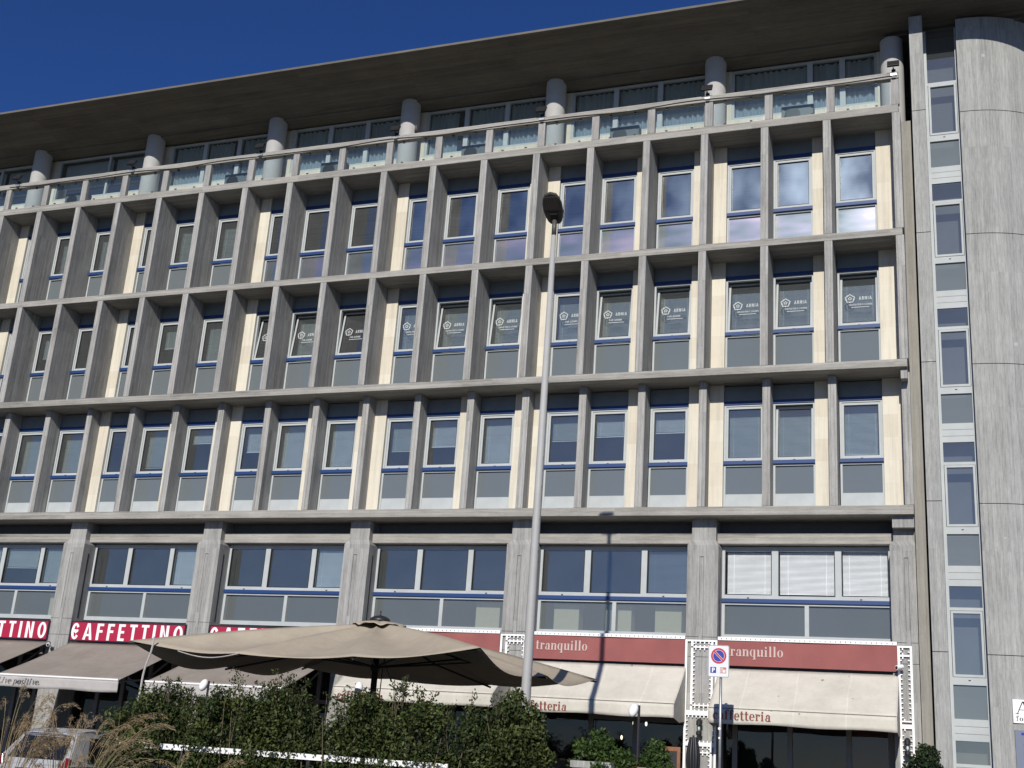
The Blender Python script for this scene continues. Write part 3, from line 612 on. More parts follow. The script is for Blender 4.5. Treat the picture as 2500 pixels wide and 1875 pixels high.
for b in range(NB):
    xa, xb = PIERS[b+1]+.29, PIERS[b]-.29
    MB().box(xa, xb, 1.05, 1.45, 7.10, 7.37).build('lintel', 'conc_h', bld, bevel=.02)
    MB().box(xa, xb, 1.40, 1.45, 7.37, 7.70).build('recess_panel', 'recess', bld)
    MB().box(xa, xb, YM+.04, YM+.22, 4.05, 4.80).build('wall_band', 'conc_h', bld)
    xa, xb = PIERS[b+1]+.385, PIERS[b]-.385; T = xb-xa
    fm = MB(); y0, y1 = YM-.02, YM+.10; zb, zt = 4.80, 7.08
    fm.box(xa, xa+.075, y0, y1, zb, zt); fm.box(xb-.06, xb, y0, y1, zb, zt); fm.box(xa+.075, xb-.06, y0, y1, zb, zb+.115)
    fm.box(xa+.075, xb-.06, y0, y1, 5.64, 5.69); fm.box(xa+.075, xb-.06, y0, y1, 5.79, 5.885); fm.box(xa+.075, xb-.06, y0+.03, y1, 6.97, zt)
    u = [.09, 1.22, 1.38, 2.73, 2.88, T-.07]
    for q0, q1 in ((u[1], u[2]), (u[3], u[4])): fm.box(xa+q0, xa+q1, y0, y1, 5.885, 6.97)
    mu = xa+T*.51; fm.box(mu-.05, mu+.05, y0, y1, zb+.115, 5.64)
    w = fm.build('ribbon_window', 'alu', bld)
    gk = MB()
    for a0, a1 in ((u[0]-.02, u[1]), (u[2], u[3]), (u[4], u[5]+.01)):
        za = 5.885 if a0 != u[2] else 5.87
        for q in ((xa+a0, xa+a0+.018, za, 6.97), (xa+a1-.018, xa+a1, za, 6.97), (xa+a0+.018, xa+a1-.018, za, za+.018)): gk.box(q[0], q[1], y0-.006, y0+.05, q[2], q[3])
        MB().add([(xa+a0, YM+.04, 5.88), (xa+a1, YM+.04, 5.88), (xa+a1, YM+.04, 6.98), (xa+a0, YM+.04, 6.98)], [(0, 1, 2, 3)]).build('pane', 'glass_clear' if b == 0 else 'glass', w)
    gk.build('gasket', 'black', w)
    MB().add([(xa+.07, YM+.045, 4.91), (mu-.045, YM+.045, 4.91), (mu-.045, YM+.045, 5.65), (xa+.07, YM+.045, 5.65)], [(0, 1, 2, 3)]).build('lower_pane', 'glass_mezz', w)
    MB().add([(mu+.045, YM+.045, 4.91), (xb-.055, YM+.045, 4.91), (xb-.055, YM+.045, 5.65), (mu+.045, YM+.045, 5.65)], [(0, 1, 2, 3)]).build('lower_pane', 'glass_mezz', w)
    MB().box(xa+.005, xb-.005, YM-.07, YM-.021, 5.692, 5.785).build('sill_bar', 'blue', w)
    cp = MB(); cp.box(xa+.62, xa+.67, YM-.028, YM-.019, 5.80, 5.825); cp.box(xa+3.3, xa+3.35, YM-.028, YM-.019, 5.80, 5.825); cp.build('drain_cap', 'black', w)
    def mblind(i, fr_, m):
        a0, a1 = ((u[0], u[1]), (u[2], u[3]), (u[4], u[5]))[i]
        q = blind_me(fr_, m, 6.96, 5.90, xa+a0+.02, xa+a1-.02, YM+.14); obj('blind', q, w)
    spec = {0: ((0, 1, 'blind_white'), (1, 1, 'blind_white'), (2, 1, 'blind_white')), 1: ((2, 1, 'blind_dark'),), 2: (), 3: ((2, 1, 'blind_light'),), 4: ((2, 1, 'blind_light'),), 5: ((0, 1, 'blind_grey'), (1, .55, 'blind_grey'), (2, 1, 'blind_grey'))}.get(b, ())
    for q in spec: mblind(*q)
# shopfronts below
for b in range(NB):
    xa, xb = PIERS[b+1]+.385, PIERS[b]-.385; T = xb-xa
    fm = MB(); y0, y1 = YM, YM+.10; z0 = .6 if b < 3 else .15
    cuts = {0: [0, .34, 1.63, 2.97, 3.9, T], 1: [0, .3, 1.55, 2.70, T-.05], 2: [0, 1.3, 2.6, T-.05]}.get(b, [0, .9, 1.75, 2.65, 3.4, T-.05])
    for q in cuts: fm.box(xa+max(q-.05, 0), xa+min(q+.07, T), y0, y1, z0, 4.03)
    fm.box(xa, xb, y0+.01, y1-.01, 3.93, 4.05); fm.box(xa, xb, y0+.01, y1-.01, z0, z0+.12)
    if b in (1, 3, 4, 5): fm.box(xa+cuts[-3]+.07, xb, y0+.01, y1-.01, 2.75, 2.85)
    s = fm.build('shopfront', 'greige', bld)
    for i in range(len(cuts)-1):
        MB().add([(xa+cuts[i], y0+.05, z0+.1), (xa+cuts[i+1], y0+.05, z0+.1), (xa+cuts[i+1], y0+.05, 3.95), (xa+cuts[i], y0+.05, 3.95)], [(0, 1, 2, 3)]).build('pane', 'glass_shop', s)
    if b == 0: MB().box(xa+3.02, xb, y0+.11, y0+.13, z0+.1, 3.9).build('red_screen', plain('dark_red_panel', (.20, .03, .032), .7), s)
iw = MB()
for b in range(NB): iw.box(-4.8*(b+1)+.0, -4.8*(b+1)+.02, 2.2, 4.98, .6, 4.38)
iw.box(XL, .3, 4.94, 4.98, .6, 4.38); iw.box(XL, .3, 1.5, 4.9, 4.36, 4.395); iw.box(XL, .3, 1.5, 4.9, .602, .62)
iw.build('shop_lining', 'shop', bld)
MB().box(.32, .55, .60, 1.46, 0.6, 18.09).build('end_pilaster', 'conc_mossy', bld)
MB().box(.55, .58, .9, 1.4, 0.6, 21.0).build('expansion_joint', 'joint', bld)

# ------------------------------------------------------------------ stair tower to the right of the joint
tw = empty('stair_tower', (1.2, 1.2, 0.6), 'rounded grey concrete stair tower with a tall strip of white framed windows', 'tower')
part(MB().box(.60, .93, .45, 1.45, .6, 21.1), 'pilaster', 'conc_tower', tw)
cw = MB(); CX, CY, CR = 1.85, 3.37, 2.60
arc = [(1.755, CY-CR+.0)]+[(CX+CR*math.sin(R(a)), CY-CR*math.cos(R(a))) for a in range(0, 181, 3)]
cw.prism(arc+[(1.755, CY+CR)], lambda a, b, d: (a, b, d), .6, 21.05)
part(cw, 'curved_wall', 'conc_tower', tw)
jl = MB()
for z in (4.577, 8.015, 11.43, 14.84, 18.28):
    jl.box(.597, .933, .446, .47, z-.010, z+.006)
    for i in range(len(arc)-2):
        (xa, ya), (xb, yb) = arc[i+1], arc[i+2]; n1 = Vector((xa-CX, ya-CY)).normalized()*.004; n2 = Vector((xb-CX, yb-CY)).normalized()*.004
        jl.add([(xa+n1.x, ya+n1.y, z-.010), (xb+n2.x, yb+n2.y, z-.010), (xb+n2.x, yb+n2.y, z+.006), (xa+n1.x, ya+n1.y, z+.006)], [(0, 1, 2, 3)])
    jl.box(1.751, 1.85, CY-CR-.004, CY-CR+.02, z-.010, z+.006)
part(jl, 'construction_joint', 'joint', tw)
part(MB().box(.93, 1.755, 1.45, 1.5, .6, 21.0), 'backing', 'room', tw)
yt = 1.0; fr = MB()
fr.box(.93, 1.0, yt, yt+.12, .6, 20.95); fr.box(1.705, 1.755, yt, yt+.12, .6, 20.95)
panes, lows, sashes, lines, caps = [], [], [], MB(), MB()
base = 10.93
for k in range(-3, 3):
    z = base+PITCHZ*k
    if k == 2: z = base+PITCHZ*2+.0
    zz = lambda a: a+PITCHZ*k
    # low pane 9.99-10.76, sill 10.76-10.93, sash 10.93-12.43, transom 12.43-12.50, top pane 12.50-12.99, panel 12.99-13.46 (next storey's low pane above)
    fr.box(1.0, 1.705, yt, yt+.12, zz(10.77), zz(10.94)); fr.box(1.0, 1.705, yt, yt+.12, zz(12.43), zz(12.50))
    if k < 2: fr.box(1.0, 1.705, yt+.01, yt+.12, zz(12.99), zz(13.46))
    for q in ((13.14, 13.30) if k < 2 else ()): lines.box(1.0, 1.705, yt+.004, yt+.012, zz(q), zz(q)+.008)
    a0, a1, z0, z1 = 1.012, 1.695, zz(10.945), zz(12.42)
    sash = MB(); sashes.append(sash)
    sash.box(a0, a0+.05, yt-.015, yt+.08, z0, z1); sash.box(a1-.05, a1, yt-.015, yt+.08, z0, z1); sash.box(a0+.05, a1-.05, yt-.015, yt+.08, z0, z0+.055); sash.box(a0+.05, a1-.05, yt-.015, yt+.08, z1-.055, z1)
    caps.box(1.33, 1.38, yt-.004, yt+.004, zz(10.86), zz(10.885))
    panes.append((a0+.045, a1-.045, z0+.05, z1-.05)); panes.append((1.0, 1.705, zz(12.50), zz(12.99) if k < 2 else 20.93)); lows.append((1.0, 1.705, zz(9.99) if k > -3 else zz(10.02), zz(10.77)))
fm = part(fr, 'window_strip', 'alu', tw)
def sub(mb, name, m, p, root):
    L = root.location; mb.v = [(x-L.x, y-L.y, z-L.z) for x, y, z in mb.v]; return mb.build(name, m, p)
for sash in sashes: sub(sash, 'sash', 'alu', fm, tw)
sub(lines, 'panel_line', 'greige', fm, tw); sub(caps, 'drain_cap', 'black', fm, tw)
for x0, x1, z0, z1 in panes: sub(MB().add([(x0, yt+.04, z0), (x1, yt+.04, z0), (x1, yt+.04, z1), (x0, yt+.04, z1)], [(0, 1, 2, 3)]), 'pane', 'glass', fm, tw)
for x0, x1, z0, z1 in lows: sub(MB().add([(x0, yt+.05, z0), (x1, yt+.05, z0), (x1, yt+.05, z1), (x0, yt+.05, z1)], [(0, 1, 2, 3)]), 'lower_pane', 'glass_low', fm, tw)
part(MB().box(1.751, 1.758, .775, 1.0, .6, 21.0), 'shadow_joint', 'joint', tw)

# ------------------------------------------------------------------ signs over the shops
FRONT = lambda x, y, z, s: (lambda a, b, d: (x+a*s, y-d, z+b*s))
def place(x, y, z, sx, sz, shear=0.0): return lambda a, b, d: (x+(a+shear*b)*sx, y-d, z+b*sz)
def caff_sign(x0, x1, label):
    r = empty('shop_sign', (x0, .72, 4.12), label, 'sign', 'crimson cafe signs')
    part(MB().box(x0, x1, .72, .86, 4.12, 4.70), 'frame', 'navy', r)
    part(MB().box(x0+.06, x1-.05, .705, .72, 4.155, 4.665), 'board', 'crimson', r)
    pol, wd = text_polys('CAFFETTINO', sans_glyph, .20, w=.165)
    pol += heart(.30, .50, .155)
    sx = (x1-x0-.10)/wd
    part(letters(MB(), pol, place(x0+.06, .705, 4.17, sx, .475)), 'lettering', 'white', r)
caff_sign(-28.25, -24.24, 'crimson board reading CAFFETTINO, cut off by the left edge of the photo')
caff_sign(-23.45, -19.42, 'crimson board reading CAFFETTINO whose whole word shows above a taupe awning')
caff_sign(-18.66, -14.66, 'crimson board reading CAFFETTINO, mostly hidden behind the big beige parasol')
def tranq_sign(x0, x1, label, blank=False):
    r = empty('shop_sign', (x0, .70, 4.12), label, 'sign', 'brick red cafe signs')
    b = MB().grid(lambda u, v: (x0+(x1-x0)*u, .70-.012*math.sin(u*9)*v, 4.12+.585*v), 24, 3)
    part(b, 'cloth', 'brick', r, solid=.02)
    part(MB().box(x0, x1, .74, .85, 4.10, 4.69), 'case', 'dark', r)
    t = MB(); t.box(x0, x1, .655, .70, 4.705, 4.785)
    part(t, 'trim', 'white', r)
    tk = MB(); q = x0+.08
    while q < x1-.05: tk.add([(q, .652, 4.725), (q+.022, .652, 4.725), (q+.022, .652, 4.755), (q+.010, .652, 4.768)], [(0, 1, 2, 3)]); q += .115
    part(tk, 'trim_notch', 'greyprint', r)
    pol, wd = text_polys('tranquillo', serif_glyph, .045)
    k = 1.36/wd
    part(letters(MB(), pol, place(x0+.19, .676, 4.345, k, .245)), 'lettering', 'palewriting', r)
tranq_sign(-4.27, -.17, 'brick red cloth sign reading tranquillo, rightmost, behind the no parking sign')
tranq_sign(-9.07, -5.07, 'brick red cloth sign reading tranquillo crossed by the lamp post shadow')
tranq_sign(-13.87, -9.87, 'brick red cloth sign mostly hidden by the beige parasol top')

# ------------------------------------------------------------------ awnings
def awning(x0, x1, y1, zt, zf, zb, m, mv, label, word, side=False, trim=False, cat='awning', group=None, xpand=0.0):
    r = empty('awning', (x0, .7, zt), label, cat, group)
    ph = random.random()*5
    def fn(u, v):
        y = .72+(y1-.72)*v; z = zt+(zf-zt)*v-.035*math.sin(math.pi*v)*(1+.6*math.sin(u*11+ph))
        return (x0-xpand*v+(x1-x0+2*xpand*v)*u, y+.006*math.sin(u*30+ph), z+.008*math.sin(u*23+ph)*v*(1-v)*4)
    part(MB().grid(fn, 48, 14), 'canopy', m, r, smooth=True, solid=.012)
    xa, xb = x0-xpand, x1+xpand
    part(MB().grid(lambda u, v: (xa+(xb-xa)*u, y1-.012-.018*v*math.sin(u*17+ph), zf-.012-(zf-zb)*v+.012*math.sin(u*13+ph)*v), 48, 4), 'valance', mv, r, smooth=True, solid=.008)
    if trim: part(MB().tube([(xa, y1-.02, zf), (xb, y1-.02, zf)], .028, 8), 'front_bar', 'white', r)
    else: part(MB().tube([(xa, y1-.004, zf), (xb, y1-.004, zf)], .012, 6), 'front_bar', 'greige', r)
    if side:
        for sx in (xa, xb):
            part(MB().add([(sx, y1, zf-.01), (sx, y1, zb), (sx, .1, zb-.08), (sx, .74, zb-.02), (sx, .74, zt-.05)], [(0, 1, 2, 3, 4)]), 'side_cheek', mv, r, solid=.008)
    a = MB()
    for sx in (x0+.35, x1-.35):
        a.tube([(sx, .75, zt-.30), (sx, (.75+y1)/2+.2, (zt+zf)/2-.45), (sx, y1+.06, zf-.06)], .03, 6)
    part(a, 'folding_arm', 'dark', r)
    if word:
        txt, xw, zw, wdt, ht, sh, mm, fnn, kw = word
        pol, wd = text_polys(txt, fnn, .04, **kw)
        part(letters(MB(), pol, place(xw, y1-.034, zw, wdt/wd, ht, sh), .003), 'lettering', mm, r)
CG = 'cream cafe awnings'; TG = 'taupe cafe awnings'
w1 = lambda x: ('caffetteria', x, 2.825, 1.30, .215, 0, 'brickprint', serif_glyph, {})
awning(-4.24, -.15, -.5, 4.045, 3.07, 2.75, 'cream', 'cream', 'cream awning reading caffetteria, clear of plants, above the dark shop window', w1(-4.13), side=True, group=CG)
awning(-9.02, -5.04, -.5, 4.055, 3.11, 2.80, 'cream', 'cream', 'cream awning crossed by the lamp post shadow, between the two white trellises', w1(-8.9), side=True, group=CG)
awning(-13.86, -9.52, -.5, 4.05, 3.13, 2.83, 'cream', 'cream', 'cream awning mostly shaded under the beige parasol', w1(-13.72), side=True, group=CG)
w2 = lambda x: ('Live positive.', x, 2.71, 1.42, .165, .22, 'greyprint', serif_glyph, {'W': .085, 'h': .03})
for x0, x1, lb in ((-28.15, -24.1, 'taupe awning cut off by the left edge of the photo'), (-23.36, -19.34, 'taupe awning reading Live positive under the fully visible crimson sign'), (-18.50, -14.45, 'taupe awning reading Live positive, half behind the beige parasol')):
    awning(x0, x1, -1.98, 4.08, 2.94, 2.635, 'taupe', 'taupe_val', lb, w2(x0+.11), trim=True, group=TG)

# ------------------------------------------------------------------ white trellises on the piers
def trellis(x0, x1, label, ends=False):
    r = empty('pier_trellis', (x0, .66, .6), label, 'trellis', 'white cut-out trellises on the piers')
    t = MB(); y0, y1 = .69, .72; W = x1-x0
    inner = (x0+.20, x1-.145) if not ends else (x0+.055, x1-.055)
    t.box(x0, x0+.055, y0, y1, .6, 4.70); t.box(x1-.05, x1, y0, y1, .6, 4.70)
    bands = [(4.66, 4.70), (2.935, 3.045), (2.235, 2.325)] if not ends else [(4.66, 4.70), (2.88, 2.97), (1.2, 1.3)]
    for z0, z1 in bands: t.box(x0+.055, x1-.05, y0, y1, z0, z1)
    def teeth(zlo, zhi, xa, xb, bar=True):
        if not ends:
            if bar: t.box(xa-.055, xa, y0, y1, zlo, zhi); t.box(xb, xb+.05, y0, y1, zlo, zhi)
        z = zlo+.05
        while z < zhi-.06:
            for q0, q1 in ((xa, xa+.042), (xb-.042, xb)):
                t.prism([(0, 0), (.042, .010), (.042, .028), (0, .028)] if q0 == xa else [(0, .010), (.042, 0), (.042, .028), (0, .028)], lambda a, b, d: (q0+a, y0+.006+d, z+b), 0, .02)
            z += .105
        n = int((xb-xa-.06)/.085)
        for i in range(n):
            q = xa+.06+(xb-xa-.12)*i/max(n-1, 1)
            t.box(q-.014, q+.014, y0+.006, y0+.026, zhi-.05, zhi); t.box(q-.014, q+.014, y0+.006, y0+.026, zlo, zlo+.04)
    xa, xb = inner
    if not ends:
        t.box(xa, xb, y0, y1, 4.51, 4.545); t.box(xa, xb, y0, y1, 3.15, 3.18); t.box(xa, xb, y0, y1, 2.08, 2.11)
        teeth(3.18, 4.51, xa, xb); teeth(4.545, 4.66, xa, xb); teeth(3.045, 3.15, xa, xb); teeth(2.11, 2.235, xa, xb); teeth(.7, 2.08, xa, xb)
        teeth(2.325, 2.935, x0+.055, x1-.05, False)
    else:
        t.box(xa, xb, y0, y1, 4.46, 4.50); t.box(xa, xb, y0, y1, 3.02, 3.05); teeth(3.05, 4.46, xa, xb); teeth(4.50, 4.66, xa, xb); teeth(1.3, 2.88, xa, xb)
    part(t, 'fretwork', 'white', r)
    part(MB().box(x0+.02, x0+.05, .72, .755, 4.4, 4.45).box(x1-.05, x1-.02, .72, .755, 4.4, 4.45).box(x0+.02, x0+.05, .72, .755, 1.0, 1.05).box(x1-.05, x1-.02, .72, .755, 1.0, 1.05), 'standoff', 'white', r)
trellis(-5.065, -4.285, 'white toothed trellis panel on the pier behind the no parking sign')
trellis(-9.86, -9.08, 'white toothed trellis panel on the pier behind the street lamp')
trellis(-.165, .155, 'narrow white toothed trellis panel at the right end by the joint', True)
def lantern(x, z, label):
    r = empty('wall_lantern', (x, .60, z), label, 'wall lamp', 'black wall lanterns on the trellises')
    b = MB(); b.box(x-.045, x+.045, .56, .74, z+.14, z+.20)
    part(b, 'bracket', 'dark', r)
    part(MB().lathe((x, .56, z-.17), [(.055, 0), (.07, .03), (.07, .09), (.06, .10)], 14), 'base_cap', 'dark', r)
    part(MB().lathe((x, .56, z+.06), [(.06, 0), (.07, .01), (.07, .10), (.03, .15), (.01, .155)], 14), 'top_cap', 'dark', r)
    part(MB().lathe((x, .56, z-.07), [(.045, 0), (.05, .06), (.045, .13)], 14), 'glass', 'glass_rail', r)
    part(MB().lathe((x, .56, z-.06), [(.008, 0), (.026, .03), (.026, .08), (.008, .10)], 10), 'bulb', 'white', r)
lantern(-4.665, 2.64, 'black wall lantern on the trellis left of the no parking sign pole')
lantern(-.0, 2.47, 'black wall lantern above the laurel bush at the right trellis')

# ------------------------------------------------------------------ things on the facade
def floodlight(x, label):
    r = empty('floodlight', (x, -.06, 19.2), label, 'floodlight', 'black floodlights on the parapet')
    c = Vector((x, -.15, 19.37)); a = R(-28)
    ay = Vector((0, math.cos(a), math.sin(a))); az = Vector((0, -math.sin(a), math.cos(a)))
    part(MB().obox(c, (.15, 0, 0), ay*.03, az*.11), 'housing', 'dark', r, bevel=.01)
    part(MB().obox(c-ay*.033, (.125, 0, 0), ay*.003, az*.085), 'lens', 'black', r)
    part(MB().box(x-.05, x+.05, -.05, .0, 19.02, 19.27).box(x-.02, x+.02, -.16, -.05, 19.235, 19.265), 'bracket', 'dark', r)
    part(MB().box(x-.075, x+.075, -.075, -.035, 19.08, 19.14), 'junction_box', 'galv', r)
FL = [(.20, 'black floodlight at the right end of the parapet'), (-4.63, 'black floodlight on the second parapet post from the stair tower group'), (-9.39, 'black floodlight above the street lamp head'), (-14.0, 'black floodlight beside the perched pigeon'),
      (-18.68, 'black floodlight on the parapet left of the pigeon'), (-23.5, 'black floodlight second from the left edge'), (-28.2, 'black floodlight nearest the left edge of the photo')]
FL[1] = (-4.63, 'black floodlight second from the stair tower')
for x, lb in FL: floodlight(x, lb)
pts = []
for i in range(161):
    x = .15-28.7*i/160; k = (x % 4.8)/4.8
    pts.append((x, -.045, 19.085-.05*math.sin(math.pi*k)**2+.015*math.sin(x*2.1)))
tag(MB().tube(pts, .011, 5).build('power_cable', 'black'), 'thin black cable sagging along the whole parapet rail', 'cable')
for b, lb in enumerate(('grey air conditioner behind the balcony glass nearest the stair tower', 'grey air conditioner behind the balcony glass right of the street lamp', 'grey air conditioner on the balcony just right of the pigeon', 'grey air conditioner on the balcony left of the pigeon', 'grey air conditioner behind the glass of the bluish curtainless bay', 'grey air conditioner on the balcony nearest the left edge')):
    x = (-2.72, -7.5, -12.05, -16.78, -20.25, -26.55)[b]
    r = empty('air_conditioner', (x, .45, ZT[3]), lb, 'air conditioner', 'air conditioners on the balcony')
    part(MB().box(x, x+.84, .45, .76, ZT[3]+.04, ZT[3]+.58), 'casing', 'ac', r, bevel=.015)
    part(MB().lathe((0, 0, 0), [(.21, 0), (.21, .012), (.19, .014)], 24), 'fan_grille', 'dark', r)
    fg = r.children[-1]; fg.data.transform(Matrix.Translation((.30, -.002, .31)) @ Matrix.Rotation(R(90), 4, 'X') @ Matrix.Translation(r.location))
    part(MB().box(x+.06, x+.14, .46, .75, ZT[3], ZT[3]+.04).box(x+.70, x+.78, .46, .75, ZT[3], ZT[3]+.04), 'foot', 'dark', r)
# pigeon on the rail
def skin(name, m, pts, edges, radii, parent=None, sub=1):
    me = bpy.data.meshes.new(name); me.from_pydata(pts, edges, []); o = obj(name, me, parent)
    md = o.modifiers.new('skin', 'SKIN'); 
    for i, v in enumerate(me.skin_vertices[0].data): v.radius = (radii[i], radii[i]); v.use_root = i == 0
    md.use_smooth_shade = True; s = o.modifiers.new('sub', 'SUBSURF'); s.levels = sub; s.render_levels = sub
    me.materials.append(M[m]); return o
bx, by, bz = -13.40, .06, 19.20
bd = skin('pigeon', 'lamp', [(0, 0, .11), (.02, -.05, .14), (.03, -.08, .20), (.035, -.09, .245), (.04, -.12, .24), (-.01, .06, .09), (-.02, .14, .07), (.02, 0, .05), (.02, 0, .0), (-.02, 0, .05), (-.02, 0, 0)], [(0, 1), (1, 2), (2, 3), (3, 4), (0, 5), (5, 6), (0, 7), (7, 8), (0, 9), (9, 10)], [.065, .062, .034, .036, .010, .055, .022, .012, .008, .012, .008], sub=2)
bd.location = (bx, by, bz); tag(bd, 'small dark pigeon standing on the parapet rail', 'bird')
def cctv(x, y, z, ax, label, g='security cameras on the shopfronts'):
    r = empty('security_camera', (x, y, z), label, 'camera', g); ax = Vector(ax).normalized()
    part(MB().tube([Vector((x, y, z))-ax*.09, Vector((x, y, z))+ax*.09], .05, 12), 'housing', 'white', r)
    part(MB().tube([Vector((x, y, z))+ax*.088, Vector((x, y, z))+ax*.096], .036, 12), 'lens', 'black', r)
    part(MB().tube([Vector((x, y, z))-ax*.05, Vector((x+.02, y+.14, z-.05)), Vector((x+.02, y+.22, z-.05))], .018, 8), 'bracket', 'white', r)
cctv(-.12, .52, 4.21, (-.75, -.8, -.25), 'white bullet camera at the right end of the brick red sign')
cctv(-23.98, .50, 3.98, (.6, -.8, -.2), 'white camera on the pier between the two left crimson signs')
# plaques on the tower
def plaque(z0, z1, x0, x1, m, label):
    yy = CY-math.sqrt(CR**2-(x0-CX)**2)
    r = empty('wall_plaque', (x0, yy-.03, z0), label, 'plaque'); ax = math.atan2(x0+.3-CX, CR)
    def tf(mb):
        q = Matrix.Rotation(ax, 3, 'Z'); mb.v = [tuple(q @ Vector(v)) for v in mb.v]; return mb
    tf(MB().box(0, x1-x0, -.015, .015, 0, z1-z0)).build('plate', m, r)
    return r, tf
r, tf = plaque(3.13, 3.63, 2.21, 3.1, 'white', 'white plaque with a large dark letter A, cut by the right edge')
pol, wd = text_polys('A', serif_glyph); pol = [[(.07+a*.36, .19+b*.27) for a, b in p] for p in pol]
p2, w_ = text_polys('for', serif_glyph, .05, W=.10); pol += [[(.06+a*.13, .045+b*.11) for a, b in p] for p in p2]
tf(letters(MB(), pol, lambda a, b, d: (a, -.016-d, b), .003)).build('lettering', 'navy', r)
r, tf = plaque(2.05, 2.98, 2.225, 3.1, 'slate', 'slate blue plaque below the white plaque, cut by the right edge')
tf(MB().box(.13, .5, -.019, -.0155, .83, .88)).build('blue_bar', 'signblue', r)
mk = MB()
for q in ring(.26, .62, .09, .08, .02, .02)+rc(.16, .44, .40, .46)+rc(.16, .36, .5, .375)+rc(.16, .25, .45, .262): mk.prism(q if sum(q[j][0]*q[(j+1) % 4][1]-q[(j+1) % 4][0]*q[j][1] for j in range(4)) > 0 else q[::-1], lambda a, b, d: (a, -.0165-d, b), .002, 0)
tf(mk).build('marking', 'navy', r)
# beige cabinets seen through the mezzanine windows
for x, lb in ((-28.8+3.66, 'beige cabinet behind the lower glass near the left edge'), (-10.95, 'beige cabinet behind the lower glass above the parasol top'), (-8.75, 'beige cabinet behind the lower glass just right of the lamp post'), (-7.35, 'beige cabinet standing behind the window mullion by the post shadow'), (-6.05, 'beige cabinet behind the lower glass beside the pier of the right bay')):
    r = empty('storage_cabinet', (x, 1.55, 4.76), lb, 'cabinet', 'beige cabinets behind the mezzanine glass')
    part(MB().box(x, x+.68, 1.58, 1.95, 4.76, 5.56), 'body', 'beigebox', r); part(MB().box(x-.02, x+.70, 1.56, 1.97, 5.56, 5.60), 'top', 'beigebox', r)

# ------------------------------------------------------------------ street lamp
lp = empty('street_lamp', (-6.12, -7.6, .6), 'tall grey street lamp with a dark oval head in front of the facade', 'street lamp')
px, py = -6.12, -7.6
part(MB().tube([(px, py, .6), (px, py, 1.0), (px, py, 6), (px, py, 11.76)], [.105, .097, .078, .052], 20), 'pole', 'pole', lp, smooth=True)
ch = MB(); 
for i in range(34):
    z = random.choice([random.uniform(5.0, 6.4), random.uniform(2.6, 3.1), random.uniform(6.2, 7.2)]); a = random.uniform(-.55, -.15); rr = .1-.0043*(z-.6)
    hh = random.uniform(.01, .06); ww = random.uniform(.03, .12)
    ch.add([(px+(rr+.001)*math.cos(a), py+(rr+.001)*math.sin(a), z), (px+(rr+.001)*math.cos(a+ww), py+(rr+.001)*math.sin(a+ww), z+.01), (px+(rr+.001)*math.cos(a+ww*.8), py+(rr+.001)*math.sin(a+ww*.8), z+hh), (px+(rr+.001)*math.cos(a-.02), py+(rr+.001)*math.sin(a-.02), z+hh*.8)], [(0, 1, 2, 3)])
part(ch, 'chipped_paint', 'lamp', lp)
part(MB().tube([(px, py, 11.76), (px, py, 12.12)], .05, 14), 'spigot', 'lamp', lp, smooth=True)
# head: flat oval pointing towards the street, tipped up a little
hd = MB(); hx = Vector((.10, -.87, .47)).normalized(); hs = hx.cross(Vector((0, 0, 1))).normalized(); hz = hs.cross(hx).normalized()
hc = Vector((px, py, 12.15))
outline = [(-.13, .09), (-.07, .14), (.04, .175), (.18, .20), (.36, .20), (.50, .17), (.60, .115), (.64, 0.0)]
ol = outline+[(a, -b) for a, b in outline[-2::-1]]
def ringpts(s, z): return [hc+hx*(.21+(a-.21)*s)+hs*b*s+hz*z for a, b in ol]
n_ = len(ol); rows = [ringpts(.94, -.035), ringpts(1, -.02), ringpts(1, .01), ringpts(.88, .04), ringpts(.5, .06)]
for q in rows: hd.v += [tuple(v) for v in q]
for i in range(len(rows)-1):
    for k in range(n_): hd.f.append((i*n_+k, i*n_+(k+1) % n_, (i+1)*n_+(k+1) % n_, (i+1)*n_+k))
hd.f.append(tuple(range(n_-1, -1, -1))); hd.f.append(tuple((len(rows)-1)*n_+k for k in range(n_)))
part(hd, 'lamp_head', 'lamp', lp)
ln = MB(); ln.obox(hc+hx*.40-hz*.037, hx*.15, hs*.135, hz*.003)
part(ln, 'led_panel', 'lens', lp)
ro = MB()
for i in range(-3, 4): ro.obox(hc+hx*.40+hs*i*.038-hz*.043, hx*.135, hs*.006, hz*.003)
part(ro, 'lens_rib', 'lamp', lp)
part(MB().obox(hc+hx*.19-hz*.038, hx*.007, hs*.175, hz*.004).obox(hc+hx*.07-hz*.05, hx*.07, hs*.07, hz*.02), 'cover_seam', 'black', lp)

# ------------------------------------------------------------------ no parking sign
SX, SY = -3.655, -2.4
ts = empty('no_parking_sign', (SX, SY, .6), 'no parking sign plate with P symbol on a thin steel pole', 'traffic sign')
part(MB().tube([(SX+.04, SY+.05, .6), (SX+.04, SY+.05, 4.28)], .03, 14), 'pole', 'galv', ts, smooth=True)
pw, ph0, ph1 = .225, 3.60, 4.27
def rrect(x0, x1, z0, z1, r, n=5):
    o = []
    for cx, cz, a in ((x1-r, z0+r, -90), (x1-r, z1-r, 0), (x0+r, z1-r, 90), (x0+r, z0+r, 180)):
        for i in range(n+1): w = R(a+90*i/n); o.append((cx+r*math.cos(w), cz+r*math.sin(w)))
    return o
pl = lambda a, b, d: (a, SY-d, b)
part(MB().prism(rrect(SX-pw, SX+pw, ph0, ph1, .04), pl, .012, 0), 'plate', 'signgrey', ts)
bd = MB(); rr = rrect(SX-pw+.004, SX+pw-.004, ph0+.004, ph1-.004, .037); ri = rrect(SX-pw+.012, SX+pw-.012, ph0+.012, ph1-.012, .030)
